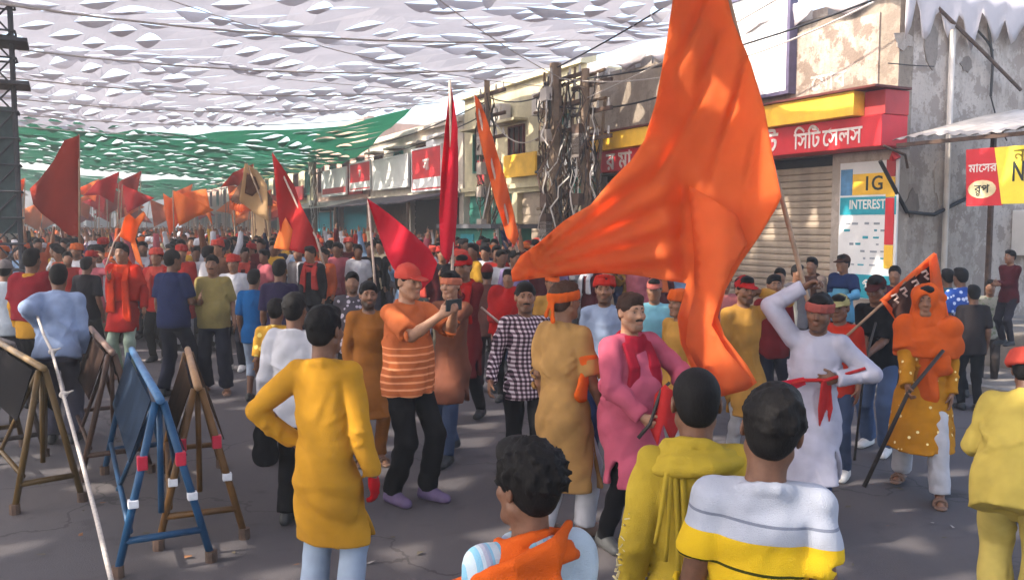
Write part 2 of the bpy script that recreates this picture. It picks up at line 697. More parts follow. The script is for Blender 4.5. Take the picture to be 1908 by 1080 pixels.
def hand(F, wrist, elbow, right, curl, k=0.006, thick=1.0, want=None):
    d = nrm(wrist - elbow)
    n = V3(-1.0 if right else 1.0, 0, 0) if want is None else V3(*want)
    n = n - d * (n @ d)
    if np.linalg.norm(n) < 0.2:
        n = V3(0, 0, -1) - d * (-d[2])
    n = nrm(n)
    sd = nrm(np.cross(d, n)) * (1 if right else -1)
    M = np.stack([sd, d, n], 1)
    F.ell(wrist + d * 0.052, (0.042 * thick, 0.055, 0.017 * thick), M, 0.012)
    F.cone(wrist - d * 0.02, wrist + d * 0.03, 0.026, 0.026, 0.012, (n, 0.8))
    for i, L in enumerate((0.074, 0.083, 0.077, 0.060)):
        b = wrist + d * (0.092 - 0.004 * abs(i - 1.3)) + sd * (0.031 - 0.0205 * i)
        c = curl * (0.75 + 0.12 * i)
        an = c * 0.55
        p = b - d * 0.02
        for j, part in enumerate((0.46, 0.30, 0.24)):
            dd = nrm(d * math.cos(an) + n * math.sin(an) + sd * (0.05 * (1.2 - i)))
            q = (b if j == 0 else p) + dd * L * part
            F.cone(p, q, (0.0096 - 0.0008 * j) * thick, (0.0090 - 0.0009 * j) * thick, 0.004)
            p = q
            an += c * (0.8 if j == 0 else 0.7)
    p = wrist + d * 0.022 + sd * 0.026
    c = min(curl, 1.1)
    for j, L in enumerate((0.042, 0.034, 0.028)):
        dd = nrm(d * (0.75 + 0.05 * j) + sd * (0.75 - 0.45 * c * 0.5 * (j + 0.3)) + n * (0.25 + 0.45 * c * j * 0.5))
        q = p + dd * L
        F.cone(p, q, (0.0125 - 0.0012 * j) * thick, (0.0115 - 0.0012 * j) * thick, 0.006)
        p = q


def head_field(F, s, det=True):
    M = s.Hm
    F.ell(s.hp(0, -0.012, 0.032), (0.0745, 0.095, 0.088), M, 0.02)
    F.ell(s.hp(0, 0.022, -0.03), (0.0635, 0.071, 0.085), M, 0.03)
    F.cone(s.hp(-0.016, 0.062, -0.098), s.hp(0.016, 0.062, -0.098), 0.021, 0.021, 0.028)
    for e in (-1, 1):
        F.cone(s.hp(e * 0.052, 0.0, -0.06), s.hp(e * 0.02, 0.06, -0.097), 0.019, 0.017, 0.025)
        F.ell(s.hp(e * 0.041, 0.060, -0.022), (0.026, 0.022, 0.022), M, 0.02)
    F.cone(s.hp(-0.036, 0.073, 0.032), s.hp(0.036, 0.073, 0.032), 0.013, 0.013, 0.016)
    for e in (-1, 1):
        F.ell(s.hp(e * 0.032, 0.097, 0.010), (0.017, 0.016, 0.012), M, 0.012, sub=True)
        F.ell(s.hp(e * 0.032, 0.070, 0.010), (0.0155, 0.0145, 0.0105), M, 0.004)
    F.cone(s.hp(0, 0.084, 0.022), s.hp(0, 0.106, -0.020), 0.008, 0.0125, 0.010)
    for e in (-1, 1):
        F.ell(s.hp(e * 0.012, 0.094, -0.025), (0.009, 0.010, 0.008), M, 0.007)
    F.ell(s.hp(0, 0.085, -0.054), (0.024, 0.013, 0.0065), M, 0.006)
    F.ell(s.hp(0, 0.084, -0.066), (0.020, 0.013, 0.0075), M, 0.006)
    for e in (-1, 1):
        Me = M @ rot(e * 0.35, 0, 0)
        F.ell(s.hp(e * 0.079, -0.012, 0.0), (0.009, 0.021, 0.033), Me, 0.006)
        F.ell(s.hp(e * 0.088, -0.006, 0.002), (0.006, 0.011, 0.018), Me, 0.004, sub=True)
    nk = s.neck
    F.cone(s.hp(0, -0.018, -0.055), nk + V3(0, 0, -0.03), 0.054, 0.060, 0.03)


def body_field(s, fat=0.0, feet=True, curlL=0.4, curlR=0.4, arms=True, wantL=None, wantR=None):
    F = Field()
    f = 1 + fat
    F.loft(s.P, s.B, [-0.10, 0.0, 0.12, 0.26, 0.40, 0.47, 0.53], [0] * 7, [0, 0, 0.0, 0.0, 0.0, -0.01, -0.012],
           np.array([0.145, 0.155, 0.128 * f, 0.140 * f, 0.158, 0.135, 0.07]) * s.w, np.array([0.105, 0.108, 0.09 * f, 0.098 * f, 0.104, 0.082, 0.06]) * s.w, 0.03)
    for a, b in ((s.shL, s.elL), (s.shR, s.elR)):
        F.cone(s.neck + V3(0, 0, -0.05), a, 0.05, 0.050, 0.03)
        F.cone(a, b, 0.047, 0.037, 0.02)
    for e, h_ in ((s.elL, s.haL), (s.elR, s.haR)):
        m = e + (h_ - e) * 0.3
        F.cone(e, m, 0.037, 0.040, 0.015)
        F.cone(m, h_, 0.040, 0.026, 0.015)
    hand(F, s.haL, s.elL, False, curlL, want=wantL)
    hand(F, s.haR, s.elR, True, curlR, want=wantR)
    for hp_, kn, an, fy in ((s.hipL, s.kneeL, s.ankL, s.lfy), (s.hipR, s.kneeR, s.ankR, s.rfy)):
        F.cone(hp_, kn, 0.078 * s.w, 0.050, 0.03)
        mid = kn + (an - kn) * 0.33
        F.cone(kn, mid, 0.049, 0.051, 0.02)
        F.cone(mid, an, 0.051, 0.034, 0.02)
        fd = V3(math.sin(-fy), math.cos(fy), 0)
        fl = V3(0, 0, 1)
        F.cone(an + V3(0, 0, -0.035) - fd * 0.03, an + V3(0, 0, -0.055) + fd * 0.15, 0.032, 0.028, 0.02, (fl, 0.75))
        F.cone(an + V3(0, 0, -0.02), an + V3(0, 0, -0.05) + fd * 0.09, 0.034, 0.026, 0.02)
        sdv = np.cross(fd, fl)
        for q in range(5):
            o = sdv * (0.024 - 0.012 * q) * (1 if hp_[0] > 0 else -1)
            F.cone(an + fd * 0.14 + o + V3(0, 0, -0.068), an + fd * (0.190 - 0.006 * q) + o + V3(0, 0, -0.072), 0.0105, 0.0085, 0.006)
    head_field(F, s)
    return F


def skin_colors(v, s, tone, beard=0.0, lip=(0.62, 0.40, 0.40)):
    q = (v - s.hc) @ s.Hm
    c = np.tile(np.array(tone[:3]), (len(v), 1))
    x, y, z = q[:, 0], q[:, 1], q[:, 2]
    lipm = np.exp(-((x / 0.022) ** 4 + ((z + 0.060) / 0.0105) ** 2)) * (y > 0.06)
    c = c * (1 - lipm[:, None] * 0.55) + lipm[:, None] * 0.55 * np.array(tone[:3]) * np.array([1.0, 0.62, 0.62])
    eye = sum(np.exp(-(((x - e * 0.032) / 0.02) ** 2 + ((z - 0.012) / 0.014) ** 2)) for e in (-1, 1)) * (y > 0.05)
    c *= (1 - 0.35 * np.clip(eye, 0, 1))[:, None]
    if beard > 0:
        bm = np.clip((-z - 0.035) / 0.02, 0, 1) * (y > -0.01) * np.clip((y + 0.01) / 0.03, 0, 1) * (z > -0.15)
        bm *= 1 - np.exp(-((x / 0.028) ** 4 + ((z + 0.060) / 0.013) ** 2)) * (y > 0.06)
        ms = np.exp(-((x / 0.03) ** 4 + ((z + 0.042) / 0.008) ** 2)) * (y > 0.06)
        bm = np.clip(np.maximum(bm, ms), 0, 1) * beard
        c = c * (1 - bm[:, None]) + bm[:, None] * np.array([0.018, 0.014, 0.012])
    pal = 1.0 + 0.0 * x
    return np.concatenate([c * pal[:, None], np.ones((len(v), 1))], 1)


_skin_mat = None


def skin_mat():
    global _skin_mat
    if _skin_mat is None:
        t = NT('skin')
        a = t.n('Attribute', attribute_name='Col')
        v = t.coord('Object')
        n = t.noise(v, 30.0, 4.0)
        c = t.mix(a.outputs[0], t.ramp(n, [(0.3, (0.75, 0.72, 0.70, 1)), (0.7, (1.1, 1.08, 1.05, 1))]), 1.0, 'MULTIPLY')
        _skin_mat = t.bsdf(c, 0.52, t.noise(v, 160.0, 3.0), 0.25, 0.003, spec=0.4)
    return _skin_mat


# ---------------------------------------------------------------- clothing fields
TZ = [-0.10, 0.0, 0.12, 0.26, 0.40, 0.47, 0.535]


def top_field(s, hem=-0.13, sl=1.0, off=0.016, fat=0.0, belly=0.0, kurta=None, slit=True, collar=True, loose=0.0, cuff=None, slL=None):
    F = Field()
    f = 1 + fat
    lo = hem if kurta is None else 0.085
    zs = [lo] + [z for z in TZ + [0.05] if z > lo + 0.03]
    zs.sort()
    g = lambda vals: np.interp(zs, TZ, vals)
    rx = g([0.158, 0.163, 0.140 * f, 0.150 * f, 0.163, 0.140, 0.075]) * s.w + off + loose * np.interp(zs, [-0.1, 0.3], [1, 0.3])
    ry = g([0.118, 0.120, 0.104 * f, 0.110 * f, 0.112, 0.092, 0.066]) * s.w + off + loose * np.interp(zs, [-0.1, 0.3], [0.9, 0.3])
    if kurta is None and hem < -0.02:
        fl_ = np.interp(zs, [-0.1, 0.05, 0.16], [0.020, 0.016, 0.0])
        rx, ry = rx + fl_, ry + fl_
    cy = g([0, 0, 0.0, 0.0, 0.0, -0.01, -0.012])
    F.loft(s.P, s.B, zs, [0] * len(zs), cy, rx, ry, 0.03)
    if belly > 0:
        F.ell(s.P + s.B @ V3(0, 0.035 + 0.03 * belly, 0.14), (0.15 * f + off, 0.11 + 0.05 * belly, 0.19), s.B, 0.06)
    for a, b, h_, sg, sv in ((s.shL, s.elL, s.haL, -1, sl if slL is None else slL), (s.shR, s.elR, s.haR, 1, sl)):
        F.cone(s.neck + s.B @ V3(sg * 0.035, 0, -0.045), a, 0.046 + off, 0.046 + off, 0.035)
        ra, rb = 0.048 + off + loose * 0.3, 0.040 + off + loose * 0.35
        if sv <= 0.55:
            q = sv / 0.55
            F.cone(a, a + (b - a) * q, ra, ra + (rb - ra) * q + 0.010, 0.009, cut=True)
        else:
            F.cone(a, b, ra, rb, 0.009)
            q = (sv - 0.55) / 0.45
            e = b + (h_ - b) * q
            rc_ = 0.030 + off * 0.8 + loose * 0.3
            F.cone(b, e, rb, rc_, 0.009, cut=True)
            F.cone(e - nrm(e - b) * 0.05, e + nrm(e - b) * 0.004, rc_ + 0.005, rc_ + 0.004, 0.004, cut=True)
    if kurta is not None:
        # skirt hangs vertically from the hips and clears the legs
        hz = kurta
        def at_h(hp_, kn, an):
            if hz > kn[2]:
                t = (hp_[2] - hz) / max(hp_[2] - kn[2], 1e-3)
                return hp_ + (kn - hp_) * min(t, 1)
            t = (kn[2] - hz) / max(kn[2] - an[2], 1e-3)
            return kn + (an - kn) * min(t, 1)
        pl, pr = at_h(s.hipL, s.kneeL, s.ankL), at_h(s.hipR, s.kneeR, s.ankR)
        c = (pl + pr) / 2
        rxh = max(0.205 * s.w, abs(pl[0] - pr[0]) / 2 + 0.112) + loose
        ryh = max(0.150, abs(pl[1] - pr[1]) / 2 + 0.122) + loose
        z0 = s.P[2] + 0.13
        kz = [hz, (hz + s.P[2]) / 2, s.P[2] - 0.06, z0]
        wx = s.P + s.B @ V3(0, 0, 0.13)
        kx = [c[0], (c[0] + s.P[0]) / 2, s.P[0], wx[0]]
        ky = [c[1], (c[1] + s.P[1]) / 2, s.P[1], wx[1]]
        krx = [rxh, (rxh + 0.19 * s.w) / 2, 0.194 * s.w + off + loose, 0.140 * f * s.w + off + loose * 0.62]
        kry = [ryh, (ryh + 0.15) / 2, 0.140 * s.w + 0.012 + off + loose + 0.03 * belly, 0.104 * f * s.w + off + loose * 0.6 + 0.03 * belly]
        I = np.eye(3)
        F.loft((0, 0, 0), I, kz, kx, ky, krx, kry, 0.03)
        up = s.P[2] - 0.20
        iz = [hz - 0.12] + [z for z in (hz, kz[1], kz[2]) if z < up - 0.02] + [up]
        ii = lambda q: np.interp(iz, kz, q)
        F.loft((0, 0, 0), I, iz, ii(kx), ii(ky), ii(krx) - 0.036, ii(kry) - 0.036, 0.004, sub=True)
        if slit:
            top = s.P[2] - 0.24
            def sf(X, Y, Z, cx=c[0], cyy=c[1]):
                w = 0.010 + 0.05 * np.clip((top - Z) / max(top - hz, 0.05), 0, 1)
                return np.maximum(np.maximum(np.abs(Y - cyy) - w, Z - top), 0.6 * rxh - np.abs(X - cx))
            F.custom(sf, (c[0] - rxh - 0.05, c[1] - 0.08, hz - 0.05), (c[0] + rxh + 0.05, c[1] + 0.08, top), 0.008, sub=True)
    if collar:
        n0 = s.neck + s.B @ V3(0, 0.0, -0.005)
        ax = s.B @ rot(0, -0.22)
        pts = [n0 + ax @ V3(0.072 * math.cos(a), 0.070 * math.sin(a) + 0.004, -0.006 - 0.010 * math.sin(a)) for a in np.linspace(0, 2 * math.pi, 11)]
        for p, q in zip(pts[:-1], pts[1:]):
            F.cone(p, q, 0.0165, 0.0165, 0.012)
    F.ell(s.hp(0, 0.03, -0.06), (0.052, 0.06, 0.045), s.Hm, 0.01, sub=True)
    return F


def add_folds(F, s, seed, off=0.016, fat=0.0, kurta=None, n=16, loose=0.0, **_):
    """raised cloth folds: drag lines from armpits and waist, rings round the elbows, long pleats in a skirt"""
    rs = random.Random(seed * 7 + 1)
    f = 1 + fat
    def srf(th, z, d):
        rx = np.interp(z, TZ, [0.158, 0.163, 0.140 * f, 0.150 * f, 0.163, 0.140, 0.075]) * s.w + off + loose
        ry = np.interp(z, TZ, [0.118, 0.120, 0.104 * f, 0.110 * f, 0.112, 0.092, 0.066]) * s.w + off + loose
        return s.P + s.B @ V3((rx + d) * math.cos(th), (ry + d) * math.sin(th), z)
    def ridge(p, r, k=0.010):
        m = len(p) - 1
        for i in range(m):
            a, b = math.sin(math.pi * (0.12 + 0.76 * i / m)), math.sin(math.pi * (0.12 + 0.76 * (i + 1) / m))
            F.cone(p[i], p[i + 1], r * a, r * b, k)
    for i in range(n):
        side = rs.choice((0, math.pi))
        up = rs.random() < 0.45
        th0 = side + rs.uniform(-0.6, 0.6)
        z0 = rs.uniform(0.30, 0.38) if up else rs.uniform(0.02, 0.20)
        dth = rs.choice((-1, 1)) * rs.uniform(0.5, 1.4)
        dz = -rs.uniform(0.05, 0.24) if up else rs.uniform(-0.09, 0.12)
        r = rs.uniform(0.006, 0.010)
        zl = 0.02 if kurta is not None else -0.07
        if z0 + dz < zl:
            dz = rs.uniform(0.02, 0.10)
        z0 = max(z0, zl + 0.02)
        pts = [srf(th0 + dth * u, z0 + dz * u ** 1.3 + 0.010 * math.sin(u * 5 + i), -r * 0.35) for u in np.linspace(0, 1, 6)]
        ridge(pts, r)
    for a, b, h_ in ((s.shL, s.elL, s.haL), (s.shR, s.elR, s.haR)):
        for i in range(7):
            e, d = (b, nrm(h_ - b)) if i % 2 else (b, nrm(a - b))
            q = e + d * rs.uniform(0.0, 0.12)
            x = nrm(np.cross(d, V3(rs.uniform(-1, 1), rs.uniform(-1, 1), 0.3)))
            y = np.cross(d, x)
            rr = 0.040 + off + loose * 0.35 - 0.003
            sk_ = rs.uniform(-0.03, 0.03)
            pts = [q + (x * math.cos(t_) + y * math.sin(t_)) * rr + d * sk_ * t_ for t_ in np.linspace(0, rs.uniform(1.3, 2.6), 6)]
            ridge(pts, rs.uniform(0.005, 0.008), 0.008)


def trouser_field(s, off=0.014, to=1.0, loose=0.0, waist=0.10, fat=0.0):
    F = Field()
    F.loft(s.P, s.B, [-0.12, 0.0, waist], [0, 0, 0], [0, 0, 0], [0.155 * s.w + off, 0.160 * s.w + off, 0.140 * s.w + off + fat * 0.1], [0.110 * s.w + off, 0.114 * s.w + off, 0.102 * s.w + off + fat * 0.08], 0.03)
    for hp_, kn, an in ((s.hipL, s.kneeL, s.ankL), (s.hipR, s.kneeR, s.ankR)):
        F.cone(hp_, kn, 0.082 * s.w + off, 0.052 + off + loose * 0.5, 0.03)
        if to <= 0.5:
            continue
        e = kn + (an - kn) * ((to - 0.5) * 2)
        F.cone(kn, e, 0.055 + off + loose * 0.5, 0.040 + off + loose, 0.02, cut=True)
    return F


def shoe_field(s, left, big=0.0, sandal=False):
    an, fy = (s.ankL, s.lfy) if left else (s.ankR, s.rfy)
    F = Field()
    fd = V3(math.sin(-fy), math.cos(fy), 0)
    up = V3(0, 0, 1)
    z0 = an[2] - 0.085
    b = V3(an[0], an[1], z0)
    if sandal:
        F.cone(b - fd * 0.05 + up * 0.012, b + fd * 0.185 + up * 0.012, 0.042, 0.050, 0.01, (up, 0.3))
        sd = np.cross(fd, up)
        for q in (0.09, 0.13):
            pts = [b + fd * q + sd * 0.05 * math.cos(a) + up * (0.015 + 0.055 * math.sin(a)) for a in np.linspace(0, math.pi, 6)]
            for p, r_ in zip(pts[:-1], pts[1:]):
                F.cone(p, r_, 0.012, 0.012, 0.005)
        return F
    F.cone(b - fd * 0.045 + up * 0.030, b + fd * 0.165 + up * 0.026, 0.042, 0.042, 0.02, (up, 0.75))
    F.cone(b - fd * 0.03 + up * 0.07, b + fd * 0.06 + up * 0.05, 0.045, 0.040, 0.03)
    F.cone(b + fd * 0.05 + up * 0.055, b + fd * 0.15 + up * 0.035, 0.040, 0.034, 0.03)
    def fl(X, Y, Z):
        return Z - (z0 + 0.002) + 0 * X + 0 * Y
    lo = b - 0.3
    F.custom(fl, b - V3(0.3, 0.3, 0.1), b + V3(0.3, 0.3, 0.002), 0.004, sub=True)
    return F


def hair_field(s, style='short', vol=0.0):
    F = Field()
    M = s.Hm
    F.ell(s.hp(0, -0.017, 0.040 + vol * 0.4), (0.082 + vol, 0.101 + vol, 0.092 + vol), M, 0.02)
    if style != 'crop':
        F.ell(s.hp(0, 0.045, 0.098 + vol * 0.5), (0.060 + vol * 0.5, 0.048, 0.034 + vol), M, 0.03)
    if style == 'puff':
        F.ell(s.hp(0.01, 0.075, 0.105), (0.068, 0.045, 0.042), M, 0.03)
    F.ell(s.hp(0, -0.052, -0.02), (0.062, 0.056, 0.055), M, 0.03)
    F.ell(s.hp(0, 0.118, -0.020), (0.082, 0.080, 0.086), M, 0.012, sub=True)
    for e in (-1, 1):
        F.ell(s.hp(e * 0.094, 0.012, -0.035), (0.030, 0.034, 0.050), M, 0.008, sub=True)
    F.ell(s.hp(0, 0.0, -0.125), (0.12, 0.16, 0.058), M, 0.012, sub=True)
    return F


def hair_tufts(F, s, seed, n, ln, vol):
    rs = np.random.RandomState(seed)
    for i in range(n):
        d = nrm(rs.normal(size=3) + V3(0, -0.25, 0.5))
        if d[2] < -0.25 or (d[1] > 0.55 and d[2] < 0.35):
            continue
        r = V3(0.082 + vol, 0.101 + vol, 0.092 + vol)
        p = V3(0, -0.017, 0.040 + vol * 0.4) + d * r * 0.96
        t = nrm(d + rs.normal(size=3) * 0.55 + V3(0, 0.35, 0.1)) * ln * rs.uniform(0.6, 1.3)
        F.cone(s.hc + s.Hm @ p, s.hc + s.Hm @ (p + t), 0.013, 0.0055, 0.010)


def hair_wrinkle(seed, amp):
    rs = np.random.RandomState(seed)
    K = [(rs.normal(size=3) * 210, rs.rand() * 6.3) for _ in range(5)] + [(rs.normal(size=3) * 70, rs.rand() * 6.3) for _ in range(3)]
    def fn(X, Y, Z):
        r = 0
        for k, p in K:
            r = r + np.sin(X * k[0] + Y * k[1] + Z * k[2] + p)
        return r * amp / 2.5
    return fn


def cap_field(s, back=False):
    F = Field()
    M = s.Hm
    F.ell(s.hp(0, -0.015, 0.045), (0.086, 0.106, 0.096), M, 0.01)
    F.ell(s.hp(0, -0.015, -0.06), (0.16, 0.2, 0.098), M, 0.006, sub=True)
    y = -1 if back else 1
    Mb = M @ rot(0, -0.16 * y, 0)
    F.ell(s.hp(0, y * 0.105 - 0.01, 0.036), (0.070, 0.085, 0.010), Mb, 0.010)
    F.ell(s.hp(0, -0.015, 0.138), (0.010, 0.010, 0.008), M, 0.004)
    return F


def turban_field(s, seed=0, big=1.0):
    F = Field()
    M = s.Hm
    rs = random.Random(seed)
    F.ell(s.hp(0, -0.012, 0.085), (0.080 * big, 0.098 * big, 0.060), M, 0.01)
    for i in range(5):
        tilt = rs.uniform(-0.30, 0.30)
        z = 0.042 + 0.017 * i
        rr = (0.088 - 0.004 * i) * big
        pts = [s.hp(rr * math.cos(a), -0.014 + rr * 1.2 * math.sin(a), z + tilt * 0.05 * math.cos(a * 1 + seed) + 0.012 * math.sin(a)) for a in np.linspace(0, 2 * math.pi, 13)]
        for p, q in zip(pts[:-1], pts[1:]):
            F.cone(p, q, 0.018, 0.018, 0.008)
    return F


def band_field(s, tails=True):
    F = Field()
    M = s.Hm @ rot(0, 0.10, 0)
    for z, r in ((0.020, 0.0), (0.040, 0.002), (0.055, 0.0)):
        pts = [s.hc + M @ V3((0.083 + r) * math.cos(a), -0.013 + (0.104 + r) * math.sin(a), z) for a in np.linspace(0, 2 * math.pi, 15)]
        for p, q in zip(pts[:-1], pts[1:]):
            F.cone(p, q, 0.013, 0.013, 0.008)
    if tails:
        k = s.hp(0.0, -0.118, 0.035)
        F.ell(k, (0.022, 0.016, 0.018), s.Hm, 0.01)
        F.cone(k, k + s.Hm @ V3(0.03, -0.02, -0.15), 0.012, 0.022, 0.01, (s.Hm @ V3(0, 1, 0), 0.4))
        F.cone(k, k + s.Hm @ V3(-0.035, -0.02, -0.12), 0.012, 0.020, 0.01, (s.Hm @ V3(0, 1, 0), 0.4))
    return F


def scarf_field(s, style='loop', thick=1.0, tails=(0.32, 0.36), big=0.0):
    """cloth wound round the neck; tails hang in front (or behind)"""
    F = Field()
    c = s.neck + s.B @ V3(0, 0.012, -0.015)
    A = s.B @ rot(0, -0.25)
    rs = random.Random(int(abs(s.P[0] * 1e4 + s.hc[2] * 1e4 + big * 1e5)))
    for q in range(5):
        rr = 0.084 + 0.011 * q + big * (0.5 + 0.15 * q)
        ph, tl = rs.uniform(0, 6.28), rs.uniform(0.010, 0.026)
        pts = [c + A @ V3(rr * 1.08 * math.cos(a), rr * 0.92 * math.sin(a), 0.020 - 0.017 * q + tl * math.sin(a + ph) + 0.010 * math.sin(2 * a + ph) - 0.030 * max(0, math.sin(a)) * (0.4 + 0.2 * q)) for a in np.linspace(0, 2 * math.pi, 15)]
        for p, q2 in zip(pts[:-1], pts[1:]):
            F.cone(p, q2, 0.0185 * thick, 0.0185 * thick, 0.006)
    y = -1.0 if style == 'back' else 1.0
    fl = s.B @ V3(0, 1, 0)
    if style != 'ring':
        for sg, L in zip((-1, 1), tails):
            if L <= 0:
                continue
            p0 = c + A @ V3(sg * 0.085, y * 0.075, -0.01)
            p1 = s.P + s.B @ V3(sg * 0.085, y * 0.150, 0.36)
            p2 = s.P + s.B @ V3(sg * 0.105, y * 0.158, 0.48 - L)
            lat = s.B @ V3(1, 0, 0)
            for e_ in (-1, 0, 1):
                F.cone(p0 + lat * 0.018 * e_, p1 + lat * 0.024 * e_, 0.017, 0.019, 0.007)
                F.cone(p1 + lat * 0.024 * e_, p2 + lat * 0.034 * e_, 0.019, 0.024, 0.007, (fl, 0.7))
    F.ell(s.hp(0, -0.01, -0.03), (0.066, 0.07, 0.06), s.Hm, 0.01, sub=True)
    return F


def shawl_field(s, low=0.10, front_low=None, off=0.03):
    """cloth thrown over both shoulders"""
    F = Field()
    zs = [low, 0.26, 0.40, 0.47, 0.53]
    F.loft(s.P, s.B, zs, [0] * 5, [0, 0, 0, -0.01, -0.01], [0.215 + off, 0.215 + off, 0.210 + off, 0.180 + off, 0.085 + off * 0.4], [0.135 + off, 0.135 + off, 0.130 + off, 0.108 + off, 0.075 + off * 0.4], 0.03)
    for sg, a, b in ((-1, s.shL, s.elL), (1, s.shR, s.elR)):
        F.cone(s.neck + V3(sg * 0.03, 0, -0.05), a, 0.06 + off, 0.062 + off, 0.03)
        F.cone(a, a + (b - a) * 0.75, 0.064 + off, 0.068 + off, 0.03, cut=True)
    F.ell(s.hp(0, -0.01, -0.04), (0.06, 0.065, 0.06), s.Hm, 0.01, sub=True)
    return F


def brow_mesh(s, e, parent_scale):
    pts = [s.hp(e * (0.014 + 0.009 * i), 0.0885 - 0.0030 * i * i * 0.5, 0.030 + (0.005, 0.0075, 0.006, 0.0)[i]) for i in range(4)]
    mb = MB()
    mb.tube([tuple(p * parent_scale) for p in pts], 0.0052 * parent_scale, 5, 0.0025 * parent_scale)
    return mb


def eye_mesh(s, e, sc):
    n, m = 8, 6
    v, f = [], []
    c = s.hp(e * 0.032, 0.0735, 0.010)
    for i in range(m + 1):
        th = math.pi * i / m
        for j in range(n):
            ph = 2 * math.pi * j / n
            d = V3(math.sin(th) * math.cos(ph), math.cos(th), math.sin(th) * math.sin(ph))
            v.append((c + s.Hm @ (d * V3(0.0120, 0.0115, 0.0062))) * sc)
    for i in range(m):
        for j in range(n):
            f.append((i * n + j, i * n + (j + 1) % n, (i + 1) * n + (j + 1) % n, (i + 1) * n + j))
    me = mesh_np('eye', v, quads=f)
    a = me.color_attributes.new('Col', 'FLOAT_COLOR', 'POINT')
    col = np.ones((len(v), 4), np.float32)
    col[:, :3] = 0.36
    col[:2 * n, :3] = 0.012
    a.data.foreach_set('color', col.ravel())
    return me


_eye_mat = None


def eye_mat():
    global _eye_mat
    if _eye_mat is None:
        t = NT('eye')
        a = t.n('Attribute', attribute_name='Col')
        _eye_mat = t.bsdf(a.outputs[0], 0.2, spec=0.5)
    return _eye_mat


HAIR_C = (0.0065, 0.0055, 0.0055, 1)
_hair_mats = {}


def hair_mat(c=HAIR_C):
    if c not in _hair_mats:
        t = NT('hair')
        v = t.coord('Object', (1, 1, 0.25))
        n = t.noise(v, 220.0, 3.0)
        col = t.ramp(n, [(0.3, tuple(x * 0.5 for x in c[:3]) + (1,)), (0.75, tuple(x * 1.9 for x in c[:3]) + (1,))])
        _hair_mats[c] = t.bsdf(col, 0.7, n, 0.5, 0.003, spec=0.15)
    return _hair_mats[c]


SKINS = {'a': (0.29, 0.145, 0.082), 'b': (0.225, 0.108, 0.060), 'c': (0.150, 0.068, 0.038), 'd': (0.35, 0.185, 0.112)}


def make_mesh(F, name, sc, h, fine=None, wr=None, colors=None):
    v, q = F.mesh(h, fine, wr)
    me = mesh_np(name, v * sc, quads=q)
    if colors is not None:
        a = me.color_attributes.new('Col', 'FLOAT_COLOR', 'POINT')
        a.data.foreach_set('color', colors(v).astype(np.float32).ravel())
    return me


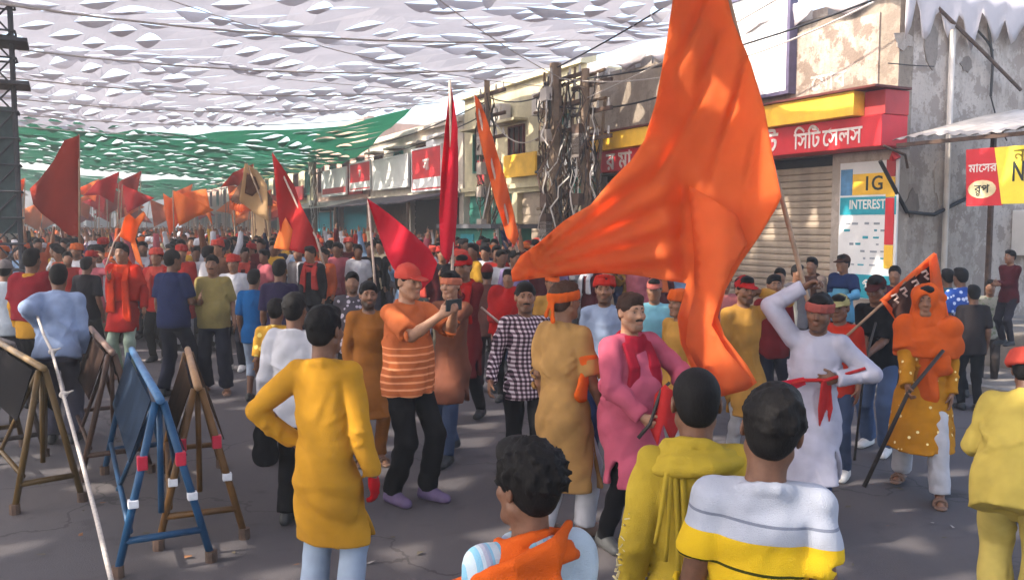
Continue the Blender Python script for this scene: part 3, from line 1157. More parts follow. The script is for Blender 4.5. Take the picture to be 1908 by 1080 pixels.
def person(root, s, sc, wear, h=0.011, tone='b', beard=0.0, face=False, hair='short', hair_c=HAIR_C, vol=0.0, fat=0.0,
           curl=(0.4, 0.4), seed=0, shorts=False, wantL=None, wantR=None, moustache=False):
    """builds the body and clothes of one figure as children of ROOT; WEAR: list of (kind, material, options)"""
    fine = None
    hb = h * 1.3
    if face and h < 0.0122:
        fine = (s.hc - V3(0.09, 0.11, 0.13), s.hc + V3(0.09, 0.125, 0.12), min(h, 0.0072))
    F = body_field(s, fat * 0.5, curlL=curl[0], curlR=curl[1], wantL=wantL, wantR=wantR)
    tn = SKINS[tone]
    me = make_mesh(F, 'body', sc, hb, fine, None, lambda v: skin_colors(v, s, tn, beard))
    link('body', me, skin_mat(), root)
    if hair:
        HF = hair_field(s, hair, vol)
        if h < 0.0125 and hair != 'crop':
            hair_tufts(HF, s, seed, 260 if hair == 'puff' else 160, 0.022 if hair == 'puff' else 0.010, vol)
        me = make_mesh(HF, 'hair', sc, min(h, 0.011 if h > 0.0088 else 0.0068), None, hair_wrinkle(seed, {'puff': 0.0012, 'crop': 0.0006}.get(hair, 0.0010)))
        link('hair', me, hair_mat(hair_c), root)
    if face:
        for e in (-1, 1):
            link('eye', eye_mesh(s, e, sc), eye_mat(), root)
            brow_mesh(s, e, sc).build('eyebrow', hair_mat(), root, smooth=True)
        if moustache:
            mb = MB()
            mb.tube([tuple(s.hp(x, 0.0985 - 18 * x * x, -0.041 - 6 * x * x) * sc) for x in (-0.026, -0.013, 0, 0.013, 0.026)], 0.0065 * sc, 6)
            mb.build('moustache', hair_mat(), root, smooth=True)
    for i, (kind, mat, o) in enumerate(wear):
        o = dict(o)
        nm = o.pop('name', kind)
        amp = o.pop('wr', 0.006)
        fr = o.pop('fr', 1.0)
        hh = o.pop('h', h * (1.6 if kind in ('trousers', 'jeans', 'pyjama') else 1.2))
        w = wrinkler(seed * 17 + i * 5 + 3, amp, fr, o.pop('vert', 0.3))
        sd = seed
        if kind in ('kurta', 'shirt', 'tshirt', 'polo_shirt'):
            F = top_field(s, **{"fat": fat, **o})
            if h < 0.0146:
                add_folds(F, s, seed + i, **{k_: v_ for k_, v_ in {"fat": fat, **o}.items() if k_ in ('off', 'fat', 'kurta', 'loose')})
        elif kind in ('trousers', 'jeans', 'shorts', 'pyjama'):
            F = trouser_field(s, **{"fat": fat, **o})
        elif kind in ('shoe', 'sandal'):
            for l in (True, False):
                me = make_mesh(shoe_field(s, l, sandal=(kind == 'sandal')), nm, sc, min(h * 1.3, 0.015))
                link(nm, me, mat, root)
            continue
        elif kind == 'cap':
            F, hh, w = cap_field(s, **o), min(h, 0.008), None
        elif kind == 'turban':
            F, hh, w = turban_field(s, seed, **o), min(h, 0.009), wrinkler(seed, 0.003, 2.0)
        elif kind == 'headband':
            F, hh, w = band_field(s, **o), min(h, 0.008), wrinkler(seed, 0.003, 2.0)
        elif kind == 'scarf':
            F, hh = scarf_field(s, **o), min(h * 1.1, 0.012)
            w = wrinkler(seed + 1, 0.006, 1.8, 0.8)
        elif kind == 'shawl':
            F = shawl_field(s, **o)
        elif kind == 'glove':
            F = Field()
            for l in o.get('sides', (True,)):
                hand(F, s.haL if l else s.haR, s.elL if l else s.elR, not l, curl[0 if l else 1], thick=1.35)
            hh, w = min(h, 0.009), None
        elif kind == 'field':
            F = o['F']
        me = make_mesh(F, nm, sc, hh, None, w)
        link(nm, me, mat, root)
# ---------------------------------------------------------------- ground
def quad_sheet(name, pts, z, mat, kind='structure', label=None, cat=None):
    me = bpy.data.meshes.new(name)
    me.from_pydata([(p[0], p[1], z) for p in pts], [], [tuple(range(len(pts)))])
    o = link(name, me, mat)
    return tag(o, label, cat, kind=kind)


t = NT('earth')
v = t.coord('Object')
M_earth = t.bsdf(t.ramp(t.noise(v, 0.4, 6), [(0.3, (0.10, 0.085, 0.07, 1)), (0.7, (0.17, 0.145, 0.12, 1))]), 0.95, t.noise(v, 5, 5), 0.5, 0.05)
quad_sheet('ground', [(-300, -150), (300, -150), (300, 450), (-300, 450)], -0.012, M_earth)

t = NT('asphalt')
v = t.coord('Object')
big = t.noise(v, 0.35, 5, 0.6)
c = t.ramp(big, [(0.3, (0.058, 0.052, 0.057, 1)), (0.7, (0.086, 0.078, 0.083, 1))])
dust = t.ramp(t.noise(t.coord('Object', (1.0, 0.25, 1)), 0.9, 6, 0.65), [(0.45, (0, 0, 0, 1)), (0.75, (1, 1, 1, 1))])
c = t.mix(c, (0.125, 0.102, 0.090, 1), t.math('MULTIPLY', dust, 0.5))
grit = t.noise(v, 90, 3, 0.7)
c = t.mix(c, (0.16, 0.15, 0.145, 1), t.math('MULTIPLY', t.ramp(grit, [(0.62, (0, 0, 0, 1)), (0.72, (1, 1, 1, 1))]), 0.35))
spots = t.ramp(t.noise(v, 3.0, 4, 0.5), [(0.60, (0, 0, 0, 1)), (0.70, (1, 1, 1, 1))])
c = t.mix(c, (0.02, 0.018, 0.018, 1), t.math('MULTIPLY', spots, 0.4))
vo = t.n('TexVoronoi', feature='DISTANCE_TO_EDGE')
vo.inputs['Scale'].default_value = 0.55
wv = t.n('TexNoise')
wv.inputs['Scale'].default_value = 1.7
wv.inputs['Detail'].default_value = 6
t.l(v, wv.inputs['Vector'])
vm = t.n('VectorMath', operation='ADD')
t.l(v, vm.inputs[0])
t.l(wv.outputs['Color'], vm.inputs[1])
t.l(vm.outputs[0], vo.inputs['Vector'])
crk = t.math('LESS_THAN', vo.outputs['Distance'], 0.007)
c = t.mix(c, (0.022, 0.020, 0.020, 1), t.math('MULTIPLY', crk, t.math('MULTIPLY', big, 1.1)))
M_road = t.bsdf(c, 0.82, grit, 0.5, 0.006, spec=0.3)
rp = [fw(-22, -0.0 + 1.15, 0), fw(150, 1.15, 0), fw(150, 13.5, 0), fw(-22, 13.5, 0)]
quad_sheet('road', [(p.x, p.y) for p in rp], 0.0, M_road)

# pavement with kerb along the shops, stone slabs one by one near the shop
M_conc = plain('pavement_concrete', (0.22, 0.19, 0.165, 1), 0.9, nscale=3.0, var=0.35, bump=0.4)
M_kerb = plain('kerb_stone', (0.26, 0.235, 0.21, 1), 0.9, nscale=4.0, var=0.35, bump=0.4)
mb = MB()
mb.box(-12, 60, -0.4, 1.0, 0, 0.105, FM)
tag(mb.build('pavement', M_conc), kind='structure')
PAVE = empty('kerb', F0, math.atan2(FD.y, FD.x))
tag(PAVE, kind='structure')
kme = None
for i in range(52):
    if kme is None:
        b = MB()
        b.box(0.006, 0.894, 1.003, 1.15, 0.0, 0.125)
        k0 = b.build('kerb_stone', M_kerb, PAVE, bevel=0.012)
        kme = k0.data
        k0.location.x = -9
    else:
        k = bpy.data.objects.new('kerb_stone', kme)
        COL.objects.link(k)
        k.parent = PAVE
        k.location = (-9 + i * 0.9, random.Random(i).uniform(-0.006, 0.006), random.Random(i).uniform(-0.008, 0.004))
# scraps of paper, petals and leaves trodden into the road
rs = random.Random(66)
lv, lf = [], []
for i in range(90):
    p = at_z(rs.uniform(0, 1908), rs.uniform(640, 1075), 0.0)
    w, l_, a_ = rs.uniform(0.006, 0.022), rs.uniform(0.008, 0.03), rs.uniform(0, 6.28)
    n0 = len(lv)
    for (x, y) in ((-w, -l_), (w * 0.8, -l_ * 0.7), (w, l_), (-w * 0.6, l_ * 0.8)):
        lv.append((p.x + x * math.cos(a_) - y * math.sin(a_), p.y + x * math.sin(a_) + y * math.cos(a_), 0.006 + rs.uniform(0, 0.014)))
    lf.append((n0, n0 + 1, n0 + 2, n0 + 3))
me = bpy.data.meshes.new('litter')
me.from_pydata(lv, [], lf)
lm = [plain('paper_scrap', (0.30, 0.28, 0.26, 1), 0.9), plain('petal_scrap', (0.20, 0.09, 0.04, 1), 0.9), plain('leaf_scrap', (0.09, 0.075, 0.05, 1), 0.9)]
for m in lm:
    me.materials.append(m)
for i, pg in enumerate(me.polygons):
    pg.material_index = (0, 1, 2, 2, 2)[i % 5]
tag(link('litter', me), kind='stuff')
# thin worn pinkish crossing lines
M_line = plain('worn_paint', (0.33, 0.27, 0.25, 1), 0.85, nscale=9.0, var=0.55)
for i, (y0, x0, x1) in enumerate(((655, 232, 312), (672, 240, 330), (660, 430, 470), (690, 800, 905))):
    a, b = at_z(x0, y0, 0), at_z(x1, y0 - 3, 0)
    n = Vector((b - a).to_2d().orthogonal()).normalized() * 0.07
    quad_sheet('road_marking', [(a.x - n.x, a.y - n.y), (b.x - n.x, b.y - n.y), (b.x + n.x, b.y + n.y), (a.x + n.x, a.y + n.y)], 0.004, M_line)


# ---------------------------------------------------------------- overhead cloth
def canopy(name, label, mat, t0, t1, right_off, left_off, zr, zl, zc, seed, st=0.62, sw=0.8, flap_p=0.92, drop=0.35, ragged=0.0):
    """cloth strung across the street with rows of half-moon flaps cut into it; flaps hang open"""
    rs = random.Random(seed)
    nt_ = int((t1 - t0) / st)
    v, q, tr = [], [], []

    def P(t, w):
        t0_ = t
        t = t - 7.0 * max(0, 1 - w * 1.6) * min(1, max(0, (t + 8) / 20))
        r, l = right_off(t), left_off(t)
        off = r + (l - r) * w
        h = 4 * w * (1 - w)
        z = zr(t) * (1 - w) + zl(t) * w
        z += (zc(t) - (zr(t) + zl(t)) / 2) * h
        rope = math.sin(math.pi * ((t - t0) / 3.6)) ** 2
        z -= 0.20 * rope * (0.3 + 0.7 * h) + 0.04 * math.sin(5.1 * w * 6 + t * 1.7) + 0.03 * math.sin(t * 3.1 + w * 23)
        if ragged:
            z -= ragged * max(0, 1 - w * 8) * abs(math.sin(t * 2.1))
        return fw(t, off, z)

    def vert(p):
        v.append(tuple(p))
        return len(v) - 1
    nw = int(abs(left_off(t0) - right_off(t0)) / sw) + 1
    N = 6
    for i in range(nt_):
        ta, tb = t0 + i * st, t0 + (i + 1) * st
        sh = 0.5 / nw if i % 2 else 0.0
        edges = sorted(set([0.0] + [min(1, max(0, k / nw + sh)) for k in range(0, nw + 1)] + [1.0]))
        for a, b in zip(edges[:-1], edges[1:]):
            if b - a < 0.02:
                continue
            if b - a < 0.6 / nw or rs.random() > flap_p:
                ids = [vert(P(ta, a)), vert(P(tb, a)), vert(P(tb, b)), vert(P(ta, b))]
                q.append(ids)
                continue
            sz = rs.uniform(0.45, 0.95)
            ca, cb = a + (b - a) * (0.5 - 0.46 * sz), a + (b - a) * (0.5 + 0.46 * sz)
            th = ta + (tb - ta) * 0.93            # hinge edge, away from the camera
            tp = th - (tb - ta) * 0.84 * rs.uniform(0.4, 0.9)
            arc = []
            for k in range(N + 1):
                x = -1 + 2 * k / N
                yy = (1 - abs(x) ** 1.5)
                arc.append((th - (th - tp) * yy, ca + (cb - ca) * (k / N)))
            A = [vert(P(*x)) for x in arc]
            lo = [vert(P(ta, a))] + [vert(P(ta, x[1])) for x in arc] + [vert(P(ta, b))]
            hi = [vert(P(tb, a)), vert(P(tb, ca)), vert(P(tb, cb)), vert(P(tb, b))]
            for k in range(N):
                q.append((lo[k + 1], A[k], A[k + 1], lo[k + 2]))
            tr.append((lo[0], A[0], lo[1]))
            tr.append((lo[0], hi[0], A[0]))
            tr.append((lo[-1], lo[-2], A[N]))
            tr.append((lo[-1], A[N], hi[3]))
            q.append((A[0], hi[0], hi[1], hi[1])) if False else tr.append((A[0], hi[0], hi[1]))
            tr.append((A[N], hi[2], hi[3]))
            q.append((A[0], hi[1], hi[2], A[N]))
            # the flap swings down about the hinge
            an = R(rs.uniform(20, 75)) * (1 if rs.random() < 0.94 else 0.2)
            fl = []
            for k in range(N + 1):
                p = P(*arc[k])
                hd = P(th, arc[k][1])
                d = p - hd
                L = d.length
                fl.append(vert(hd + FD * L * 0.55 * math.cos(an) + Vector((0, 0, -L * 0.6 * math.sin(an) * drop * 2.2))))
            base = [vert(P(th, x[1])) for x in arc]
            for k in range(N):
                q.append((base[k], fl[k], fl[k + 1], base[k + 1]))
    me = mesh_np(name, v, quads=q, tris=tr, smooth=False)
    o = link(name, me, mat)
    return tag(o, label, 'canopy')


def cloth_mat(name, col, transl):
    t = NT(name)
    v = t.coord('Object')
    c = t.ramp(t.noise(v, 0.7, 5, 0.6), [(0.3, tuple(x * 0.82 for x in col[:3]) + (1,)), (0.7, col)])
    return t.bsdf(c, 0.9, t.noise(v, 6, 3), 0.4, 0.03, transl=transl, spec=0.1)


M_white_cloth = cloth_mat('white_cloth', (0.62, 0.60, 0.64, 1), 0.28)
M_green_cloth = cloth_mat('green_cloth', (0.018, 0.155, 0.078, 1), 0.40)
ro = lambda t: 2.7 if t < 1.6 else max(0.45, 2.7 - (t - 1.6) * 1.3)  # right edge drawn back near the corner so sun reaches the upper facade
lof = lambda t: 21.0 if t < 20 else 15.5
WH = canopy('canopy_cloth', 'white cloth canopy with cut flaps strung high over the street', M_white_cloth, -17, 25.4, ro, lambda t: 21.0 - max(0, t - 10) * 0.36, lambda t: 5.6 + 0.022 * max(0, t), lambda t: 6.5 - 0.012 * max(0, t), lambda t: 5.80 - 0.0137 * max(0, t), 3, st=0.60, sw=0.86, flap_p=0.66)  # unseen left and rear stretch of cloth added to shade the road
def zgr(t):
    return 6.05 - 1.35 * min(1, max(0, (t - 18.0) / 7.0)) + 0.004 * max(0, t - 25)
GR = canopy('canopy_cloth', 'green cloth canopy with cut flaps beyond the white one', M_green_cloth, 25.5, 52, lambda t: 0.45, lambda t: 15.5, zgr, lambda t: 6.2, lambda t: 5.45, 5, st=0.7, sw=1.0, flap_p=0.62, drop=0.3)
GR2 = canopy('canopy_cloth', 'far green cloth canopy sagging low above the packed crowd', M_green_cloth, 52.5, 100, lambda t: 0.5, lambda t: 15.0, lambda t: 4.9, lambda t: 5.8, lambda t: 5.0, 8, st=1.0, sw=1.3, flap_p=0.4, drop=0.2)

M_wire = plain('cable_black', (0.02, 0.018, 0.018, 1), 0.6, var=0.1, bump=0)
M_rope = plain('rope_fibre', (0.45, 0.40, 0.36, 1), 0.9, nscale=60, var=0.3)


def sag_line(a, b, sag, n=14):
    a, b = Vector(a), Vector(b)
    return [a.lerp(b, i / n) + Vector((0, 0, -sag * 4 * (i / n) * (1 - i / n))) for i in range(n + 1)]


for i, tt in enumerate((-1.5, 2.1, 5.7, 9.3, 13, 16.6, 20.2, 23.8)):
    z = 6.95
    b = MB()
    b.tube(sag_line(fw(tt, 0.2, 5.9), fw(tt, 20.5, 6.45), 1.0), 0.017, 5)
    tag(b.build('rope', M_rope), 'thin rope holding up the white canopy, number %s from the open end' % ('first second third fourth fifth sixth seventh eighth'.split()[i]), 'rope', 'ropes across the street')

# ---------------------------------------------------------------- shop house with the red sign
M_plaster = wall_mat('upper_plaster', (0.31, 0.255, 0.20, 1), (0.13, 0.095, 0.07, 1), 0.9, 1.3, peel=(0.20, 0.155, 0.12, 1))  # brown plaster of the upper wall, stained and peeling
M_grey = wall_mat('grey_plaster', (0.46, 0.39, 0.33, 1), (0.16, 0.125, 0.10, 1), 0.9, 1.1, peel=(0.36, 0.30, 0.25, 1))
M_endw = wall_mat('stained_end_wall', (0.50, 0.43, 0.37, 1), (0.13, 0.10, 0.08, 1), 1.0, 0.75, peel=(0.27, 0.22, 0.185, 1))
M_cream = wall_mat('cream_plaster', (0.62, 0.55, 0.36, 1), (0.22, 0.17, 0.10, 1), 0.5, 1.2)
M_cream2 = wall_mat('pale_plaster', (0.60, 0.53, 0.44, 1), (0.25, 0.18, 0.13, 1), 0.55, 1.2)
M_pink = wall_mat('rose_plaster', (0.50, 0.33, 0.26, 1), (0.20, 0.14, 0.11, 1), 0.5, 1.2)
M_red = plain('red_sign_paint', S(205, 45, 52), 0.45, nscale=2.0, var=0.16, bump=0.1)
M_redd = plain('dull_red', S(178, 62, 62), 0.6, nscale=2.0, var=0.2, bump=0.1)
M_yel = plain('yellow_sheet', S(246, 190, 60), 0.6, nscale=3.0, var=0.2, bump=0.3, bdist=0.02)
M_trim = plain('dark_trim', S(96, 44, 38), 0.6)
M_shut = plain('shutter_steel', (0.38, 0.30, 0.225, 1), 0.55, nscale=3.0, var=0.28, bump=0.1)
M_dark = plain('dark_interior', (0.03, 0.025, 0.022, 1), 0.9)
M_white = plain('white_paint', (0.72, 0.70, 0.68, 1), 0.6, nscale=2.5, var=0.1, bump=0.05)
M_letter = plain('lettering_white', (0.80, 0.72, 0.66, 1), 0.5, var=0.05, bump=0)
M_tin = plain('tin_sheet', (0.34, 0.31, 0.29, 1), 0.5, metal=0.4, nscale=2.0, var=0.35, bump=0.1)
M_pipe = plain('pipe_white', (0.56, 0.51, 0.46, 1), 0.6, nscale=3, var=0.2)
M_rust = plain('rusty_steel', (0.10, 0.06, 0.042, 1), 0.75, nscale=9, var=0.5)
M_teal = plain('teal_print', S(40, 150, 165), 0.6, var=0.15)
M_ink = plain('dark_ink', (0.02, 0.03, 0.03, 1), 0.6, var=0.1, bump=0)
M_greenp = plain('green_paint', S(60, 130, 115), 0.6, nscale=2, var=0.3)
M_bamboo = plain('bamboo', (0.20, 0.13, 0.075, 1), 0.75, nscale=6, var=0.45)
RZ = math.atan2(FD.y, FD.x)


def bld(label, t0=0.0, cat='building', name='shop_building'):
    e = empty(name, fw(t0, 0, 0), RZ, label, cat)
    return e


def bx(parent, name, mat, x0, x1, y0, y1, z0, z1, bevel=0.0):
    b = MB()
    b.box(x0, x1, y0, y1, z0, z1)
    return b.build(name, mat, parent, bevel=bevel)


def text(parent, s, x, y, z, size, mat, name='lettering', align='CENTER', sx=1.0, shear=0.0, extr=0.006, face='street'):
    """lettering that faces the street (text runs towards -X of the street frame)"""
    cu = bpy.data.curves.new(name, 'FONT')
    cu.body = s
    cu.size = size
    cu.align_x = align
    cu.align_y = 'CENTER'
    cu.extrude = extr
    cu.shear = shear
    cu.offset = 0.004 * size / 0.3
    cu.resolution_u = 3
    tmp = bpy.data.objects.new(name, cu)
    COL.objects.link(tmp)
    bpy.context.view_layer.update()
    me = bpy.data.meshes.new_from_object(tmp.evaluated_get(bpy.context.evaluated_depsgraph_get()))
    bpy.data.objects.remove(tmp)
    me.materials.clear()
    o = link(name, me, mat, parent)
    o.location = (x, y, z)
    o.rotation_euler = (math.pi / 2, 0, math.pi) if face == 'street' else (math.pi / 2, 0, math.pi / 2)
    o.scale = (sx, 1, 1)
    return o


B1 = bld('weathered plaster shop house with red sign and closed steel shutter')
CT = -0.25                                     # the corner
zt = 5.35
# wall panels around the shutter openings: openings at x 0.95..4.6 and 5.0..7.6, up to z 3.1
bx(B1, 'wall', M_plaster, CT, 8.2, -0.30, 0.0, 3.15, zt)
bx(B1, 'pillar', M_grey, CT, 0.92, -0.30, 0.0, 0.0, 3.147)
bx(B1, 'pillar', M_grey, 4.55, 5.0, -0.30, 0.0, 0.0, 3.147)
bx(B1, 'pillar', M_grey, 7.65, 8.2, -0.30, 0.0, 0.0, 3.147)
bx(B1, 'back_wall', M_grey, CT + 0.31, 8.2, -8.0, -7.7, 0.0, zt)
bx(B1, 'roof', M_grey, CT, 8.2, -7.69, -0.303, zt - 0.25, zt - 0.003)
bx(B1, 'far_wall', M_grey, 7.95, 8.2, -7.69, -0.303, 0.0, zt - 0.26)
bx(B1, 'step', M_conc, 0.3, 8.1, 0.003, 0.62, 0.108, 0.52, 0.02)
# end wall facing the camera: a sheet with patches and a plinth
EW = bx(B1, 'end_wall', M_endw, CT, CT + 0.3, -3.45, -0.303, 0.0, zt - 0.25)
bx(B1, 'end_wall', M_endw, CT - 0.06, CT + 0.3, -7.69, -3.455, 0.0, 4.2)
rs = random.Random(4)
mb = MB()                                      # crumbling parapet blocks
for i in range(14):
    x = CT + 0.2 + i * 0.58
    mb.box(x, x + rs.uniform(0.3, 0.57), -0.29, 0.0 - 0.012, zt + 0.003, zt + rs.uniform(0.05, 0.28))
o = mb.build('parapet', M_grey, B1)
o['kind'] = 'stuff'


def slats(parent, x0, x1, y, z0, z1, step, mat):
    me = None
    n = int((z1 - z0) / step)
    for i in range(n):
        if me is None:
            b = MB()
            w = x1 - x0
            prof = [(0.0, 0.0), (0.020, 0.012), (0.026, 0.5 * step), (0.020, step - 0.014), (0.0, step - 0.003)]
            vs, fs = [], []
            for p in prof:
                vs += [(x0, y + p[0], p[1]), (x1, y + p[0], p[1])]
            vs += [(x0, y - 0.02, 0), (x1, y - 0.02, 0), (x0, y - 0.02, step - 0.003), (x1, y - 0.02, step - 0.003)]
            for k in range(4):
                fs.append((2 * k, 2 * k + 1, 2 * k + 3, 2 * k + 2))
            fs += [(11, 10, 12, 13), (0, 10, 11, 1), (8, 9, 13, 12), (0, 2, 4, 6, 8, 12, 10), (1, 11, 13, 9, 7, 5, 3)]
            b.add(vs, fs)
            s0 = b.build('slat', mat, parent)
            me = s0.data
            s0.location.z = z0
        else:
            s1 = bpy.data.objects.new('slat', me)
            COL.objects.link(s1)
            s1.parent = parent
            s1.location.z = z0 + i * step


sh1 = bx(B1, 'shutter', M_dark, 0.925, 4.545, -0.24, -0.20, 0.40, 3.14)
slats(sh1, 0.93, 4.54, -0.17, 0.53, 3.0, 0.112, M_shut)
sh2 = bx(B1, 'shutter', M_dark, 5.003, 7.645, -0.24, -0.20, 0.40, 3.14)
slats(sh2, 5.01, 7.64, -0.17, 0.53, 3.0, 0.112, M_shut)

# projecting sign box
tR, zb = fac(1641, 276, 0.55)
tL, zb2 = fac(1113, 330, 0.55)
zb = 3.16
z_top = fac(1605, 166, 0.72)[1]
SG = empty('shop_sign', fw(0, 0, 0), RZ, 'long red shop sign with white Bengali lettering under a yellow strip', 'sign')
bx(SG, 'sign_panel', M_red, tR, 3.55, 0.003, 0.55, zb, z_top - 0.36, 0.012)
bx(SG, 'sign_panel', M_red, 3.565, tL, 0.003, 0.55, zb, z_top - 0.36, 0.012)
bx(SG, 'end_cap', M_redd, tR - 0.012, tR + 0.35, 0.003, 0.50, z_top - 0.357, z_top - 0.01, 0.01)  # duller red puts the weaker light on the sign's end into its colour
for i, (a, b) in enumerate(((tR + 0.36, 1.55), (1.57, 3.1), (3.12, 4.8), (4.82, 6.4), (6.42, tL + 0.25))):
    rr = random.Random(i)
    bx(SG, 'yellow_strip', M_yel, a, b, 0.003, 0.70 + rr.uniform(-0.015, 0.015), z_top - 0.352, z_top, 0.01)
bx(SG, 'top_trim', M_trim, tR - 0.05, tL + 0.3, 0.003, 0.76, z_top + 0.003, z_top + 0.035)
zc_ = (zb + z_top - 0.36) / 2 - 0.02
text(SG, '\u09bf\u09b8\u09bf\u099f', fac(1503, 258, 0.56)[0], 0.555, zc_ - 0.02, 0.37, M_letter, sx=0.80)
text(SG, '\u09c7\u09b8\u09b2\u09b8', fac(1568, 250, 0.56)[0], 0.555, zc_ - 0.02, 0.37, M_letter, sx=0.80)
text(SG, '\u099f', fac(1437, 262, 0.56)[0], 0.555, zc_, 0.48, M_letter)
text(SG, '\u09b0 \u09ae\u09be', fac(1152, 312, 0.56)[0], 0.555, zc_, 0.52, M_letter)
b = MB()
b.tube([(tR, 0.5, zb), (tR - 0.05, 0.1, zb - 0.12), (tR - 0.02, 0.0, zb - 0.3)], 0.02, 6)
b.build('bracket', M_rust, SG)

# poster beside the shutter
pL, pzt = fac(1567, 305, 0.02)
pR, pzb = fac(1668, 530, 0.02)
PO = empty('poster', fw(0, 0, 0), RZ, 'tall white and teal shop poster beside the steel shutter', 'poster')
pw = pL - pR
bx(PO, 'board', M_white, pR, pL, 0.003, 0.030, pzb - 0.25, pzt)
bx(PO, 'panel', M_yel, pR + 0.07, pL - 0.25, 0.031, 0.036, pzt - 0.50, pzt - 0.18)
bx(PO, 'panel', plain('blue_print', S(95, 145, 185), 0.6), pL - 0.245, pL - 0.02, 0.031, 0.036, pzt - 0.50, pzt - 0.1)
bx(PO, 'panel', M_teal, pR + 0.02, pL - 0.02, 0.031, 0.037, pzt - 0.80, pzt - 0.53)
bx(PO, 'panel', M_teal, pR + 0.02, pL - 0.02, 0.031, 0.036, pzb - 0.24, pzb + 0.12)
pc = (pL + pR) / 2
text(PO, 'INTEREST', pc, 0.039, pzt - 0.65, 0.20, M_letter, sx=0.78, extr=0.002)
text(PO, '1G', pc - 0.1, 0.038, pzt - 0.34, 0.30, M_ink, extr=0.002)
text(PO, '\u09aa\u09b0', pc - 0.15, 0.038, pzb - 0.05, 0.30, M_letter, extr=0.002)
M_greyink = plain('grey_ink', (0.25, 0.27, 0.30, 1), 0.6, var=0.1, bump=0)
rs = random.Random(3)
for row in range(7):
    zz = pzt - 0.93 - row * 0.105
    x = pL - 0.10 - rs.uniform(0, 0.15)
    while x > pR + 0.25:
        w = rs.uniform(0.04, 0.13)
        if rs.random() < 0.7:
            bx(PO, 'print_mark', M_greyink if rs.random() < 0.7 else M_teal, x - w, x, 0.031, 0.033, zz - rs.uniform(0.010, 0.022), zz + rs.uniform(0.006, 0.02))
        x -= w + rs.uniform(0.03, 0.14)

# marigold-coloured paper strips at the corner
RS = empty('wall_hanging', fw(0, 0, 0), RZ, 'narrow red and yellow paper strip hanging at the wall corner', 'hanging')
for i, (m, z0, z1) in enumerate(((M_redd, 2.75, 3.0), (M_yel, 2.45, 2.74), (M_red, 1.75, 2.44), (M_yel, 1.40, 1.745))):
    bx(RS, 'paper_strip', m, CT - 0.035, CT + 0.12, 0.004, 0.045, z0, z1, 0.008)
b = MB()
b.tube([(CT, 0.06, 3.0), (CT - 0.06, 0.1, 3.08), (CT - 0.1, 0.08, 3.0)], 0.05, 6)
b.build('bow', M_red, RS)

# white billboard on the wall
bL, bzt = fac(1360, 28, 0.2)
bR, bzb = fac(1463, 168, 0.2)
BB = empty('billboard', fw(0, 0, 0), RZ, 'blank white billboard in a dark frame fixed above the red sign', 'billboard')
bx(BB, 'board', M_white, bR, bL + 0.4, 0.10, 0.16, bzb, bzt + 0.2)
M_frame = plain('frame_violet', S(90, 82, 105), 0.5)
bx(BB, 'frame_side', M_frame, bR - 0.07, bR - 0.003, 0.03, 0.20, bzb - 0.06, bzt + 0.25)
bx(BB, 'frame_side', M_frame, bL + 0.403, bL + 0.47, 0.03, 0.20, bzb - 0.06, bzt + 0.25)
bx(BB, 'frame_bottom', M_frame, bR, bL + 0.4, 0.03, 0.20, bzb - 0.06, bzb - 0.003)
bx(BB, 'frame_top', M_frame, bR, bL + 0.4, 0.03, 0.20, bzt + 0.203, bzt + 0.25)
# old cream panel with worn painted letters
oL, ozt = fac(1476, 60, 0.03)
oR, ozb = fac(1640, 175, 0.03)
OP = empty('painted_panel', fw(0, 0, 0), RZ, 'peeling cream wall panel with worn painted letters beside the billboard', 'panel')
M_peel = wall_mat('peeling_paint', (0.42, 0.34, 0.28, 1), (0.12, 0.085, 0.06, 1), 1.0, 2.2, peel=(0.17, 0.125, 0.095, 1))
bx(OP, 'panel', M_peel, oR + 0.05, oL, 0.003, 0.035, ozb + 0.05, ozt - 0.05)
text(OP, '\u09c7\u09ae\u09be\u09ac', (oR + oL) / 2 + 0.1, 0.037, ozb + 0.32, 0.38, plain('worn_letter', (0.50, 0.43, 0.38, 1), 0.8, nscale=9, var=0.4), extr=0.003)

# cloth left over on the wall tops
M_rag = cloth_mat('rag_cloth', (0.66, 0.60, 0.60, 1), 0.25)


def festoon(label, pts, drop, seed, name='cloth_valance'):
    rs = random.Random(seed)
    v, q = [], []
    n = 40
    L = len(pts) - 1
    for i in range(n + 1):
        u = i / n * L
        k = min(int(u), L - 1)
        p = Vector(pts[k]).lerp(Vector(pts[k + 1]), u - k)
        d = drop * (0.35 + 0.65 * abs(math.sin(i * 0.55 + seed))) * rs.uniform(0.7, 1.15)
        nrmv = Vector((-0.6, -0.8, 0))
        for j in range(5):
            w = j / 4
            v.append(p + Vector((0, 0, 0.10 - d * w)) + nrmv * (0.02 + 0.07 * math.sin(w * 3 + i * 0.9) * w))
    for i in range(n):
        for j in range(4):
            a = i * 5 + j
            q.append((a, a + 5, a + 6, a + 1))
    me = mesh_np(name, v, quads=q)
    o = link(name, me, M_rag)
    m = o.modifiers.new('solid', 'SOLIDIFY')
    m.thickness = 0.008
    return tag(o, label, 'cloth')


festoon('ragged white cloth hanging along the top of the grey end wall', [fw(CT - 0.1, 0.0, 5.40), fw(CT - 0.1, -1.2, 5.40), fw(CT - 0.1, -2.4, 5.42), fw(CT - 0.1, -3.5, 5.4)], 0.75, 2)
festoon('pale cloth edging draped along the roof edge over the billboard', [fw(8.0, 0.12, 5.6), fw(5.0, 0.12, 5.55), fw(2.5, 0.12, 5.55), fw(CT, 0.12, 5.5)], 0.40, 7)

